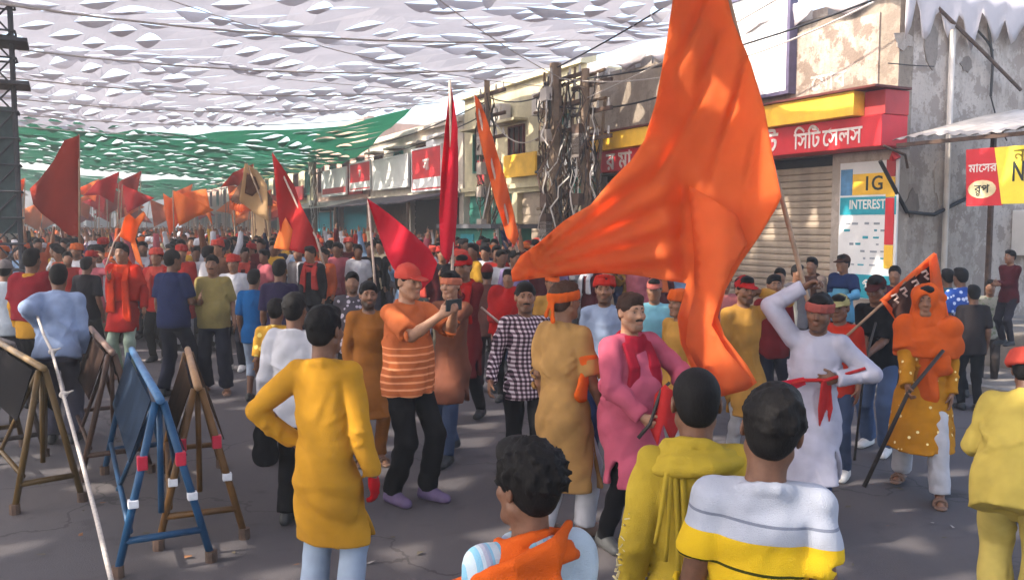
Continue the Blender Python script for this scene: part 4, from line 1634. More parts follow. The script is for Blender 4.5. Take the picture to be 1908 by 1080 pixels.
# drainpipe, conduits and broken pieces on the end wall
px_ = CT - 0.075
def ew(px, py, dx=0.0):
    """point on the end wall under a pixel"""
    d = ray(px, py)
    o = Vector((0, 0, EYE))
    P0 = fw(CT - dx, 0, 0)
    k = (P0 - o).dot(FD) / d.dot(FD)
    return o + d * k


b = MB()
q0 = ew(1776, 45, 0.07)
b.tube([(q0.x, q0.y, 0.1), (q0.x, q0.y, 3.0), (q0.x, q0.y, 4.95)], 0.045, 8)
DP = tag(b.build('drainpipe', M_pipe), 'white drainpipe running down the grey end wall', 'pipe')
b = MB()
b.tube([ew(1748, 15, 0.10), ew(1830, 95, 0.16), ew(1902, 168, 0.2)], 0.028, 6)
tag(b.build('pole', M_rust), 'thin dark pole leaning diagonally across the grey end wall', 'pole')
for i, pts in enumerate((((1838, 0), (1843, 60), (1850, 115), (1846, 180)), ((1815, 50), (1838, 75), (1850, 95)), ((1846, 180), (1858, 225), (1876, 262)), ((1655, 118), (1700, 122), (1740, 124)), ((1640, 300), (1690, 395), (1740, 400), (1800, 370), (1815, 340)))):
    b = MB()
    b.tube([ew(x, y, 0.06) for x, y in pts], (0.020, 0.018, 0.012, 0.008, 0.03)[i], 6)
    tag(b.build('cable', M_wire), ('black cable hanging down the grey end wall from the roof', 'short black cable looped near the hanging cable on the end wall', 'black cable slanting down to the tin awning', 'thin conduit running level across the grey end wall', 'thick sagging cable low on the end wall beneath the awning')[i], 'cable')
rs = random.Random(12)
for i, (x, y, w, h) in enumerate(((1735, 90, 0.42, 0.75), (1685, 75, 0.5, 0.30), (1800, 120, 0.35, 0.28), (1755, 340, 0.55, 0.7), (1700, 380, 0.35, 0.45))):
    c0 = FMI @ ew(x, y, 0)
    me = bpy.data.meshes.new('plaster_patch')
    n = 13
    vs = [(0, 0)] + [(w / 2 * math.cos(a) * rs.uniform(0.55, 1.1), h / 2 * math.sin(a) * rs.uniform(0.55, 1.1)) for a in [2 * math.pi * k / n for k in range(n)]]
    V = [(CT - 0.014, c0.y + a_, c0.z + b_) for a_, b_ in vs] + [(CT + 0.002, c0.y + a_, c0.z + b_) for a_, b_ in vs]
    fcs = [(0, 1 + k, 1 + (k + 1) % n) for k in range(n)] + [(1 + k, 2 + n + k, 2 + n + (k + 1) % n, 1 + (k + 1) % n) for k in range(n)]
    me.from_pydata(V, [], fcs)
    link('plaster_patch', me, wall_mat('patch%d' % i, (0.24, 0.20, 0.17, 1) if i % 2 == 0 else (0.46, 0.39, 0.33, 1), (0.09, 0.07, 0.06, 1), 0.7, 2.0), B1)

# tin awning in front of the end wall with two hanging boards
AW = empty('tin_awning', fw(0, 0, 0), RZ, 'corrugated tin awning on posts in front of the grey end wall', 'awning')
me0 = None
v, q = [], []
n = 64
for i in range(n + 1):
    x = -0.55 - 3.9 * i / n
    for j, (y, z) in enumerate(((0.45, 3.22), (-1.6, 3.68))):
        v.append((x, y, z + 0.018 * math.sin(i * 1.9) + 0.03 * math.sin(i * 0.21)))
for i in range(n):
    q.append((2 * i, 2 * i + 1, 2 * i + 3, 2 * i + 2))
o = link('tin_sheet', mesh_np('tin_sheet', v, quads=q), M_tin, AW)
m = o.modifiers.new('solid', 'SOLIDIFY')
m.thickness = 0.006
bx(AW, 'edge_batten', M_rust, -4.4, -0.6, 0.38, 0.43, 3.13, 3.18)
bx(AW, 'back_batten', M_rust, -4.4, -0.6, -1.58, -1.52, 3.56, 3.62)
for x in (-4.2, -0.75):
    bx(AW, 'post', M_rust, x - 0.03, x + 0.03, -1.52, -1.46, 0.1, 3.55)
bx(AW, 'side_bracket', M_rust, -4.23, -4.17, -1.5, 0.4, 3.1, 3.14)
yl, yz = fac(1853, 275, 0.48)
HB = empty('hanging_sign', fw(0, 0, 0), RZ, 'yellow hanging signboard with big dark letters under the tin awning', 'sign')
yt = fac(1853, 275, 0.48)
ybm = fac(1866, 380, 0.48)
def skew_board(parent, name, mat, xl_t, xl_b, xr, zt_, zb_, y, th=0.02):
    b = MB()
    vs = [(xl_b, y, zb_), (xr, y, zb_), (xr, y, zt_), (xl_t, y, zt_)]
    vs += [(a, y + th, c) for a, _, c in vs]
    b.add(vs, [(0, 1, 2, 3), (7, 6, 5, 4), (0, 4, 5, 1), (1, 5, 6, 2), (2, 6, 7, 3), (3, 7, 4, 0)])
    return b.build(name, mat, parent)
M_ysign = plain('yellow_sign', S(250, 225, 70), 0.5, var=0.1, bump=0.05)
skew_board(HB, 'board', M_ysign, yt[0], ybm[0], yt[0] - 1.35, yt[1], ybm[1], 0.46)
zc2 = (yt[1] + ybm[1]) / 2
text(HB, 'NAB', yt[0] - 0.45, 0.485, zc2 + 0.03, 0.34, M_ink, sx=0.62, extr=0.002)
text(HB, '\u09a8\u09bf\u09ac', yt[0] - 0.42, 0.485, yt[1] - 0.12, 0.22, plain('olive_ink', S(120, 105, 20), 0.6), extr=0.002)
rt, rb = fac(1800, 279, 0.46), fac(1800, 384, 0.46)
RB = empty('hanging_sign', fw(0, 0, 0), RZ, 'small red hanging signboard with pale oval beside the yellow one', 'sign')
skew_board(RB, 'board', M_red, rt[0], rb[0], ybm[0] + 0.005, rt[1], rb[1], 0.44)
rc = (rt[0] + ybm[0]) / 2 + 0.02
text(RB, '\u09ae\u09be\u09c7\u09b8\u09b0', rc, 0.463, rt[1] - 0.25, 0.15, M_letter, extr=0.002)
b = MB()
b.add([(rc + 0.19 * math.cos(a), 0.464, rb[1] + 0.21 + 0.115 * math.sin(a)) for a in [k * math.pi / 8 for k in range(16)]] + [(rc + 0.19 * math.cos(a), 0.450, rb[1] + 0.21 + 0.115 * math.sin(a)) for a in [k * math.pi / 8 for k in range(16)]],
      [tuple(reversed(range(16)))] + [(k, (k + 1) % 16, 16 + (k + 1) % 16, 16 + k) for k in range(16)])
b.build('oval_print', plain('pale_print', (0.75, 0.62, 0.35, 1), 0.6), RB)
text(RB, '\u09b0\u09c1\u09aa', rc, 0.467, rb[1] + 0.21, 0.15, M_ink, extr=0.002)
# pale switch cabinet on the wall at the far right
c0 = FMI @ ew(1886, 390, 0.0)
CB = empty('meter_box', fw(0, 0, 0), RZ, 'white meter cabinet fixed to the wall below the yellow board', 'cabinet')
bx(CB, 'cabinet', M_white, CT - 0.28, CT - 0.003, c0.y - 0.75, c0.y, 1.55, 2.28, 0.015)
bx(CB, 'dial', M_ink, CT - 0.29, CT - 0.283, c0.y - 0.36, c0.y - 0.12, 1.8, 2.05)
# low masonry ledge people stand on
LG = bx(None, 'ledge', M_conc, -3.4, CT - 0.12, -2.9, -0.55, -0.01, 0.58, 0.03)
LG.matrix_world = FM
tag(LG, 'low grey masonry ledge at the foot of the end wall', 'ledge')


# ---------------------------------------------------------------- the row of shop houses further along
def window(parent, x0, x1, y, z0, z1, frame, pane, bars=2):
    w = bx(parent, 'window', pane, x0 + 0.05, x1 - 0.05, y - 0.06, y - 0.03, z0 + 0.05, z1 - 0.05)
    f = MB()
    f.box(x0, x0 + 0.05, y - 0.06, y + 0.03, z0, z1)
    f.box(x1 - 0.05, x1, y - 0.06, y + 0.03, z0, z1)
    f.box(x0 + 0.051, x1 - 0.051, y - 0.06, y + 0.03, z0, z0 + 0.05)
    f.box(x0 + 0.051, x1 - 0.051, y - 0.06, y + 0.03, z1 - 0.05, z1)
    f.build('frame', frame, w)
    for i in range(bars):
        x = x0 + (x1 - x0) * (i + 1) / (bars + 1)
        bx(w, 'bar', frame, x - 0.015, x + 0.015, y - 0.028, y + 0.01, z0 + 0.051, z1 - 0.051)
    return w


def shop_house(label, t0, t1, h, wallm, gate, awn=None, sign=None, win=2, seed=0, side=None, off=0.0, floors=1):
    e = empty('shop_building', fw(t0, off, 0), RZ, label, 'building')
    L = t1 - t0
    rs = random.Random(seed)
    bx(e, 'wall', wallm, 0.005, L, -0.28, 0.0, 2.9, h)
    nb = max(1, int(L / 3.2))
    for i in range(nb):
        a, b_ = L * i / nb, L * (i + 1) / nb
        bx(e, 'pillar', wallm, a + 0.005, a + 0.32, -0.28, 0.0, 0.0, 2.897)
        g = bx(e, 'shutter', gate if isinstance(gate, bpy.types.Material) else gate[i % len(gate)], a + 0.325, b_ - 0.003, -0.22, -0.18, 0.0, 2.897)
        mb = MB()
        for k in range(12):
            mb.box(a + 0.33, b_ - 0.01, -0.178, -0.15, 0.12 + k * 0.22, 0.12 + k * 0.22 + 0.17)
        o = mb.build('slat_field', g.data.materials[0], g)
        o['kind'] = 'stuff'
    bx(e, 'back_wall', wallm, 0.005, L, -8.0, -7.7, 0.0, h - 0.3)
    bx(e, 'end_wall', wallm, 0.005, 0.25, -7.695, -0.283, 0.0, h - 0.24)
    bx(e, 'end_wall', wallm, L - 0.25, L, -7.695, -0.283, 0.0, h - 0.24)
    bx(e, 'roof', wallm, 0.26, L - 0.26, -7.69, -0.283, h - 0.5, h - 0.3)
    bx(e, 'cornice', wallm, -0.0, L, 0.003, 0.16, h - 0.22, h - 0.08)
    bx(e, 'cornice', wallm, -0.0, L, 0.003, 0.12, 3.02, 3.14)
    for fl in range(floors):
        zb_ = 3.55 + fl * 2.7
        if zb_ + 1.2 > h - 0.25:
            break
        for i in range(win):
            c_ = L * (i + 0.5) / win
            window(e, c_ - 0.45, c_ + 0.45, 0.035, zb_, zb_ + 1.15, M_trim if i % 2 else M_greenp, M_dark)
            bx(e, 'sunshade', wallm, c_ - 0.6, c_ + 0.6, 0.003, 0.42, zb_ + 1.22, zb_ + 1.29)
    if awn:
        m, z, d = awn
        b = MB()
        b.add([(0.1, 0.01, z + 0.35), (L - 0.1, 0.01, z + 0.35), (L - 0.1, d, z), (0.1, d, z), (0.1, 0.01, z + 0.30), (L - 0.1, 0.01, z + 0.30), (L - 0.1, d, z - 0.05), (0.1, d, z - 0.05)],
              [(0, 3, 2, 1), (4, 5, 6, 7), (0, 1, 5, 4), (1, 2, 6, 5), (2, 3, 7, 6), (3, 0, 4, 7)])
        b.build('awning', m, e)
        for x in (0.3, L - 0.3):
            bx(e, 'awning_post', M_rust, x - 0.03, x + 0.03, d - 0.12, d - 0.06, 0.1, z - 0.05)
    return e


B2 = shop_house('cream two storey house with green gates behind the cable poles', 8.25, 15.2, 6.0, M_cream, (M_shut, M_greenp, M_greenp), awn=None, win=3, seed=2)
B3 = shop_house('pale shop house with dark awning and red banners', 15.3, 24.5, 5.4, M_cream2, (M_dark, M_rust, M_dark), awn=(plain('dark_awning', (0.05, 0.04, 0.05, 1), 0.8), 2.75, 1.8), win=4, seed=3)
B4 = shop_house('rose plaster house beyond the dark awning', 24.7, 33.0, 6.4, M_pink, (M_teal, M_dark), awn=(M_tin, 2.8, 1.4), win=4, seed=4)
B5 = shop_house('far cream house half hidden by the green canopy', 33.3, 46.0, 5.2, M_cream, (M_dark, M_greenp), awn=(M_tin, 2.8, 1.3), win=5, seed=5)
B6 = shop_house('far pale house at the narrow end of the street', 46.3, 62.0, 5.8, M_cream2, (M_dark, M_rust), win=6, seed=6)
B7 = shop_house('farthest rose house behind the flags', 62.4, 92.0, 5.4, M_pink, (M_dark, M_rust), win=8, seed=7)
# left side of the street, facing right: same builder turned round
def left_house(label, t0, t1, h, m, seed):
    e = shop_house(label, 0, t1 - t0, h, m, (M_dark, M_greenp, M_rust), win=max(2, int((t1 - t0) / 2.6)), seed=seed)
    e.location = fw(t1, 14.6, 0)
    e.rotation_euler = (0, 0, RZ + math.pi)
    return e
left_house('grey house on the far side behind the bamboo tower', 27, 40, 4.6, M_grey, 8)
left_house('cream house on the far side behind the dark red flag', 40.4, 56, 5.2, M_cream2, 9)
left_house('rose house farthest along the opposite side of the street', 56.4, 86, 5.0, M_pink, 10)
# the cross street closes the view
e = shop_house('pale house closing the far end of the street', 0, 18, 7.0, M_cream2, (M_dark, M_rust), win=6, seed=11, floors=2)
e.location = fw(118, 16.0, 0)
e.rotation_euler = (0, 0, RZ - math.pi / 2 + math.pi)
e.location = fw(118, -2.0, 0)
e.rotation_euler = (0, 0, RZ + math.pi / 2)

# banners over the dark awning
def banner(label, x0, y0, x1, y1, off, mat, txt=None, strip=None, name='banner'):
    """board hung on the facade between two pixel corners (left top, right bottom)"""
    tl, zt_ = fac(x0, y0, off)
    tr_, zb_ = fac(x1, y1, off)
    e = empty(name, fw(0, 0, 0), RZ, label, 'banner')
    bx(e, 'board', mat, tr_, tl, off - 0.04, off, zb_, zt_)
    b = MB()
    fr = 0.06
    b.box(tr_ - fr, tr_ - 0.003, off - 0.05, off + 0.02, zb_ - fr, zt_ + fr)
    b.box(tl + 0.003, tl + fr, off - 0.05, off + 0.02, zb_ - fr, zt_ + fr)
    b.box(tr_, tl, off - 0.05, off + 0.02, zt_ + 0.003, zt_ + fr)
    b.box(tr_, tl, off - 0.05, off + 0.02, zb_ - fr, zb_ - 0.003)
    b.build('frame', M_white, e)
    if strip:
        bx(e, 'strip', strip, tr_ + 0.05, tl - 0.05, off + 0.003, off + 0.01, zb_ + 0.05, zb_ + 0.28 * (zt_ - zb_))
    if txt:
        text(e, txt, (tl + tr_) / 2, off + 0.012, zb_ + 0.6 * (zt_ - zb_), 0.42 * (zt_ - zb_), M_letter, extr=0.003)
    return e


banner('large red banner with white strip above the dark awning', 768, 282, 822, 350, 0.35, M_red, '\u09b8\u09be', M_white)
banner('smaller red banner with white strip further along', 652, 308, 690, 350, 0.35, M_red, '\u09b0', M_white)
banner('plain white banner between two red banners', 695, 302, 760, 345, 0.33, M_white)
banner('white board with pink edge beyond the red banners', 600, 322, 645, 360, 0.35, M_white, None, M_redd)
banner('teal poster low on the wall below the far awning', 592, 396, 622, 450, 0.4, M_teal)
banner('white sign beside the cable poles', 1068, 282, 1108, 322, 0.5, M_white)
banner('slatted teal board under the white sign', 1066, 326, 1112, 360, 0.3, M_greenp)


# ---------------------------------------------------------------- poles with tangled cables
def cable_pole(label, px, y_top, off, r, seed, ncab, hz=None):
    t_, z_ = fac(px, y_top, off)
    base = fw(t_, off, 0)
    e = empty('cable_pole', base, RZ, label, 'pole')
    rs = random.Random(seed)
    b = MB()
    b.tube([(0, 0, 0), (0, 0, z_ * 0.5), (0.02, 0, z_)], r, 8, r * 0.75)
    b.build('post', plain('pole_steel', (0.24, 0.165, 0.11, 1), 0.7, nscale=5, var=0.4), e)
    for k in range(3):
        zz = z_ - 0.35 - 0.55 * k
        b = MB()
        b.box(-0.75, 0.75, -0.05 - r, 0.01 - r, zz, zz + 0.08)
        b.build('cross_arm', M_rust, e)
        for x in (-0.65, -0.25, 0.25, 0.65):
            b = MB()
            b.tube([(x, -0.02 - r, zz + 0.08), (x, -0.02 - r, zz + 0.24)], 0.035, 6, 0.02)
            b.build('insulator', plain('insulator', (0.5, 0.46, 0.42, 1), 0.3), e)
    for k in range(ncab):
        a = rs.uniform(0, 6.28)
        pts = []
        z0, z1 = rs.uniform(0.5, 2.2), rs.uniform(z_ - 1.8, z_ - 0.1)
        for j in range(13):
            u = j / 12
            rad = r + 0.03 + 0.13 * rs.random() * (0.4 + math.sin(u * 3.1))
            a += rs.uniform(-0.5, 0.7)
            pts.append((rad * math.cos(a) * 1.3, rad * math.sin(a), z0 + (z1 - z0) * u))
        b = MB()
        b.tube(pts, rs.uniform(0.010, 0.024), 4)
        b.build('cable', rs.choice((M_wire, M_rust, M_bamboo, M_pipe)), e)
    for k in range(7):
        zz = rs.uniform(1.6, z_ - 0.8)
        bx(e, 'junction_box', rs.choice((M_rust, M_pipe, M_grey)), -0.14, 0.14, r, r + 0.14, zz, zz + rs.uniform(0.2, 0.4))
    for k in range(5):
        zz = rs.uniform(2.5, z_ - 0.6)
        b = MB()
        rr = rs.uniform(0.2, 0.34)
        b.tube([(rr * math.cos(a_) + 0.1, r + 0.05, zz + rr * math.sin(a_)) for a_ in [q_ * 0.53 for q_ in range(13)]], 0.014, 4)
        b.build('cable_coil', M_wire, e)
    return e, base, z_


P1, p1b, p1z = cable_pole('thick steel pole wrapped in tangled cables and boxes', 1036, 118, 1.5, 0.17, 1, 34)
P2, p2b, p2z = cable_pole('thinner cable pole nearer the yellow strip', 1092, 128, 1.3, 0.11, 2, 22)
P3, p3b, p3z = cable_pole('distant cable pole against the cream house', 908, 150, 1.4, 0.10, 3, 14)
P4, p4b, p4z = cable_pole('farther pole above the white banner', 585, 262, 1.2, 0.10, 4, 5)
SCF = empty('scaffold', fw(7.6, 1.0, 0), RZ, 'brown bamboo scaffold frame lashed together behind the cable poles', 'scaffold')
rs = random.Random(44)
for i, x in enumerate((-1.5, -0.95, -0.3, 0.35, 0.9)):
    b = MB()
    b.tube([(x, rs.uniform(-0.1, 0.1), 0.0), (x + rs.uniform(-0.08, 0.08), rs.uniform(-0.1, 0.1), 2.8), (x + rs.uniform(-0.12, 0.12), rs.uniform(-0.1, 0.1), rs.uniform(4.6, 5.6))], 0.045, 7, 0.032)
    b.build('upright', M_bamboo, SCF, smooth=True)
for z in (1.6, 2.5, 3.3, 4.0, 4.6, 5.1):
    b = MB()
    b.tube([(-1.7 + rs.uniform(-0.2, 0.2), 0.08, z + rs.uniform(-0.1, 0.1)), (1.1 + rs.uniform(-0.2, 0.2), 0.06, z + rs.uniform(-0.1, 0.1))], 0.036, 7)
    b.build('ledger', M_bamboo, SCF, smooth=True)
for k in range(3):
    b = MB()
    b.tube([(-1.5, 0.1, 1.5 + k), (0.9, 0.1, 2.9 + k * 0.9)], 0.026, 6)
    b.build('brace', M_bamboo, SCF, smooth=True)
for k, (t_, z, w, h_, m) in enumerate(((9.3, 3.2, 1.3, 0.5, M_white), (11.2, 3.3, 1.8, 0.6, M_yel), (13.2, 3.2, 1.2, 0.7, M_redd), (17.0, 4.45, 1.6, 0.5, M_white), (26.0, 3.3, 2.2, 0.7, M_redd), (29.5, 3.3, 1.8, 0.8, M_white), (36.0, 3.3, 2.4, 0.7, M_red))):
    e = empty('shop_sign', fw(t_, 0.0, z), RZ, '%s signboard fixed %s' % (('white', 'yellow', 'dull red', 'white', 'dull red', 'white', 'red')[k], ('low on the cream house beside the scaffold', 'in the middle of the cream house', 'at the far end of the cream house', 'high on the pale house above the banners', 'on the rose house beyond the awning', 'further along the rose house', 'on the far cream house')[k]), 'sign')
    bx(e, 'board', m, -w / 2, w / 2, 0.17, 0.23, 0.0, h_, 0.01)
    bx(e, 'bracket', M_rust, -w / 2 + 0.1, -w / 2 + 0.15, 0.0, 0.168, 0.1, h_ - 0.1)
    bx(e, 'bracket', M_rust, w / 2 - 0.15, w / 2 - 0.1, 0.0, 0.168, 0.1, h_ - 0.1)
for k, t_ in enumerate((9.8, 12.4)):
    e = empty('air_conditioner', fw(t_, 0.0, 4.75 if k < 2 else 3.2), RZ, 'pale air conditioner box on the wall ' + ('beside the scaffold', 'in the middle of the cream house', 'above the dark awning', 'at the far end of the dark awning')[k], 'air conditioner')
    bx(e, 'casing', M_pipe, -0.4, 0.4, 0.05, 0.40, 0.0, 0.55, 0.02)
    b = MB()
    b.tube([(0.22 * math.cos(a_) - 0.1, 0.405, 0.27 + 0.22 * math.sin(a_)) for a_ in [j * 0.524 for j in range(13)]], 0.02, 5)
    b.build('fan_ring', M_ink, e)

# small transformer kiosk with flat roof under the green wall
KI = empty('kiosk', fw(fac(890, 480, 1.6)[0], 1.6, 0), RZ, 'green roadside kiosk with flat dark roof behind the marchers', 'kiosk')
bx(KI, 'body', M_greenp, -1.2, 1.6, -0.9, 0.0, 0.1, 1.95)
bx(KI, 'roof', plain('kiosk_roof', (0.12, 0.12, 0.13, 1), 0.6), -1.5, 1.9, -1.0, 0.35, 1.953, 2.06)
bx(KI, 'door', M_teal, 0.2, 1.0, 0.003, 0.03, 0.15, 1.8)
bx(KI, 'corner_post', M_white, -1.22, -1.1, 0.003, 0.05, 0.1, 1.95)

# cables strung overhead
rs = random.Random(9)
ends = [(p1b + Vector((0, 0, p1z - 0.3)), fw(-0.2, 0.5, 5.2)), (p1b + Vector((0, 0, p1z - 0.9)), fw(3, 0.2, 4.9)), (p1b + Vector((0.2, 0, p1z - 0.4)), p3b + Vector((0, 0, p3z - 0.4))),
        (p1b + Vector((0.1, 0, p1z - 1.0)), p3b + Vector((0.1, 0, p3z - 0.9))), (p1b + Vector((0, 0, p1z - 0.5)), fw(4, 13.0, 6.2)), (p2b + Vector((0, 0, p2z - 0.4)), fw(-3, 12.0, 6.4)),
        (p3b + Vector((0, 0, p3z - 0.3)), fw(14, 13.2, 6.4)), (p3b + Vector((0, 0, p3z - 0.5)), p4b + Vector((0, 0, p4z - 0.4))), (p3b + Vector((0, 0, p3z - 0.8)), p4b + Vector((0.2, 0, p4z - 0.8))),
        (p2b + Vector((0, 0, p2z - 0.6)), fw(-7, 2.2, 6.8)), (p1b + Vector((0, 0, p1z - 0.1)), fw(-7, 3.2, 6.9)), (p2b + Vector((0, 0, p2z - 0.2)), fw(-8, 1.0, 6.4))]
names_c = ['from the thick pole to the wall corner', 'from the thick pole to the billboard', 'between the thick pole and the distant pole', 'just below another between the thick and distant poles',
           'from the thick pole over the street', 'from the thinner pole across the street', 'from the distant pole across the street', 'between the two distant poles', 'sagging lower between the two distant poles',
           'from the thinner pole over the red sign', 'from the thick pole over the billboard', 'highest over the red sign from the thinner pole']
for i, (a, b_) in enumerate(ends):
    b = MB()
    b.tube(sag_line(a, b_, rs.uniform(0.25, 0.7), 16), rs.uniform(0.012, 0.02) if i not in (4, 5, 6) else 0.008, 5)
    tag(b.build('cable', M_wire if i % 3 and i not in (4, 5) else M_rope), 'overhead cable strung ' + names_c[i], 'cable', 'overhead cables')

# lattice tower at the left edge
tb = at_z(12, 640, 0.0)
TWP = at(14, 418, 14.6)
TW = empty('lattice_tower', (TWP.x, TWP.y, 0), RZ, 'dark bamboo lattice tower rising at the edge of the crowd', 'tower')
TWM = plain('tower_dark', (0.055, 0.055, 0.062, 1), 0.8, nscale=5, var=0.4)
hw = 0.19
for sx in (-1, 1):
    for sy in (-1, 1):
        b = MB()
        b.tube([(sx * hw, sy * hw, 0), (sx * hw * 0.9, sy * hw * 0.9, 6.4)], 0.035, 6)
        b.build('leg', TWM, TW)
for k in range(13):
    z0, z1 = 0.4 + k * 0.44, 0.4 + (k + 1) * 0.44
    b = MB()
    for sx, sy, ex, ey in ((-1, -1, 1, -1), (1, -1, 1, 1), (1, 1, -1, 1), (-1, 1, -1, -1)):
        b.tube([(sx * hw, sy * hw, z0), (ex * hw, ey * hw, z1)], 0.016, 5)
        b.tube([(sx * hw * 1.25, sy * hw * 1.25, z0), (ex * hw * 1.25, ey * hw * 1.25, z0)], 0.018, 5)
    b.build('brace', TWM, TW)
b = MB()
b.box(-0.17, 0.17, -0.16, 0.16, 1.9, 4.0)
b.build('cladding', plain('tower_sheet', (0.05, 0.075, 0.075, 1), 0.8), TW)
for z in (4.35, 5.05):
    bx(TW, 'platform', TWM, -0.42, 0.42, -0.42, 0.42, z, z + 0.06)
# ---------------------------------------------------------------- flags and banners
def cloth_mesh(name, poly, Y, fold, step, parent_loc, mat, parent, thick=0.005):
    """outline given in photograph pixels at distance Y; FOLD(px, py) moves the cloth nearer or farther"""
    n = len(poly)
    pts = []
    for i in range(n):
        a, b = poly[i], poly[(i + 1) % n]
        L = math.hypot(b[0] - a[0], b[1] - a[1])
        k = max(1, int(L / step))
        pts += [(a[0] + (b[0] - a[0]) * j / k, a[1] + (b[1] - a[1]) * j / k) for j in range(k)]
    m = len(pts)
    xs, ys = [p[0] for p in poly], [p[1] for p in poly]
    inner = []
    def inside(x, y):
        c = False
        for i in range(m):
            x1, y1 = pts[i]
            x2, y2 = pts[i - 1]
            if (y1 > y) != (y2 > y) and x < (x2 - x1) * (y - y1) / (y2 - y1) + x1:
                c = not c
        return c
    y = min(ys)
    r_ = 0
    while y < max(ys):
        x = min(xs) + (step * 0.5 if r_ % 2 else 0)
        while x < max(xs):
            if inside(x, y) and all((x - p[0]) ** 2 + (y - p[1]) ** 2 > (step * 0.6) ** 2 for p in pts):
                inner.append((x, y))
            x += step
        y += step * 0.87
        r_ += 1
    allp = [Vector(p) for p in pts + inner]
    vo, ed, fa, *_ = delaunay_2d_cdt(allp, [(i, (i + 1) % m) for i in range(m)], [], 1, 1e-4)
    V = [at(p.x, p.y, Y + fold(p.x, p.y)) - parent_loc for p in vo]
    me = bpy.data.meshes.new(name)
    me.from_pydata([tuple(p) for p in V], [], [tuple(f) for f in fa])
    me.polygons.foreach_set('use_smooth', np.full(len(me.polygons), True))
    me.update()
    o = link(name, me, mat, parent)
    md = o.modifiers.new('solid', 'SOLIDIFY')
    md.thickness = thick
    return o


def flag_mat(name, col, transl=0.45):
    t = NT(name)
    v = t.coord('Object')
    c = t.ramp(t.noise(v, 2.2, 4, 0.6), [(0.3, tuple(x * 0.86 for x in col[:3]) + (1,)), (0.7, col)])
    return t.bsdf(c, 0.75, t.noise(v, 8, 3), 0.35, 0.03, transl=transl, spec=0.15)


M_orange = flag_mat('saffron_cloth', (0.93, 0.235, 0.065, 1), 0.6)
M_orange2 = flag_mat('light_saffron_cloth', (0.95, 0.27, 0.06, 1), 0.5)
M_crimson = flag_mat('crimson_cloth', (0.72, 0.02, 0.05, 1), 0.45)
M_dred = flag_mat('dark_red_cloth', (0.45, 0.05, 0.03, 1), 0.45)
M_redf = flag_mat('red_cloth', (0.58, 0.03, 0.03, 1), 0.4)
M_cane = plain('cane', (0.34, 0.23, 0.15, 1), 0.6, nscale=12, var=0.3)
M_pale = plain('pale_cane', (0.58, 0.45, 0.36, 1), 0.6, nscale=12, var=0.3)
M_blackp = plain('black_stick', (0.03, 0.024, 0.022, 1), 0.5, nscale=12, var=0.3)


def flag(label, Y, pole, cloths, pole_mat=M_cane, r=0.014, dY=0.0, group=None):
    """POLE: pixel points from the hand upward; CLOTHS: list of (polygon, material, fold, step, dY)"""
    p = [at(x, y, Y + dY * i) for i, (x, y) in enumerate(pole)]
    e = empty('flag', p[0], 0, label, 'flag', group)
    b = MB()
    b.tube([q - p[0] for q in p], r, 8, r * 0.8)
    b.build('pole', pole_mat, e, smooth=True)
    for poly, mat, fold, step, dy in cloths:
        cloth_mesh('cloth', poly, Y + dy, fold, step, p[0], mat, e)
    return e


def big_fold(x, y):
    u = (1455 - x) / 500.0
    f = -0.30 * u + 0.22 * math.sin(x / 95.0 + y / 310.0) + 0.07 * math.sin(x / 38.0 - y / 90.0 + 1.0)
    # pleats fanning out of the left corner
    d = math.hypot(x - 950, y - 515)
    a = math.atan2(515 - y, x - 950)
    f += 0.035 * math.sin(a * 34.0) * math.exp(-((d - 170) / 190.0) ** 2)
    f += 0.05 * math.sin((x - 0.28 * y) / 17.0) * max(0, min(1, (300 - y) / 260.0))
    for (cx, cy, sl, ln, am) in ((1290, 60, 0.42, 60, 0.05), (1325, 110, 0.40, 55, 0.05), (1380, 160, 0.22, 70, 0.06), (1300, 200, 0.5, 70, 0.04), (1350, 250, 0.3, 80, 0.05), (1240, 300, 0.55, 60, 0.04), (1400, 300, 0.2, 60, 0.05)):
        f += am * math.exp(-((x - cx + sl * (y - cy)) / 9.0) ** 2 - ((y - cy) / ln) ** 2)
    f += 0.16 * math.exp(-((x - 1272 - 0.05 * (y - 400)) / 22.0) ** 2) * max(0, min(1, (y - 300) / 80.0))
    return f


big_poly = [(1262, -60), (1342, -60), (1366, 40), (1400, 120), (1425, 205), (1440, 290), (1456, 366), (1448, 385), (1412, 445), (1380, 490), (1352, 540), (1338, 590), (1350, 625),
            (1392, 680), (1410, 712), (1392, 726), (1345, 738), (1325, 728), (1292, 690), (1268, 640), (1262, 590), (1275, 545), (1280, 528), (1240, 522), (1180, 512), (1110, 508),
            (1040, 514), (985, 520), (955, 524), (952, 505), (970, 476), (1000, 455), (1050, 412), (1100, 382), (1140, 335), (1175, 300), (1200, 262), (1222, 190), (1240, 90), (1252, 10)]
fold_poly = [(1284, 345), (1330, 372), (1372, 400), (1392, 455), (1362, 500), (1340, 560), (1326, 605), (1352, 650), (1396, 702), (1402, 718), (1350, 734), (1330, 722), (1296, 676), (1278, 640), (1284, 590), (1296, 545), (1294, 470)]
flag('huge saffron flag billowing over the marchers on a long leaning pole', 5.75, [(1556, 745), (1540, 690), (1500, 540), (1457, 372), (1405, 180), (1348, -40)],
     [(big_poly, M_orange, big_fold, 8.0, 0.0), (fold_poly, M_orange, lambda x, y: big_fold(x, y) * 0.85 - 0.10 + 0.05 * math.sin(x / 20.0), 13.0, 0.0)], r=0.019, dY=0.03)

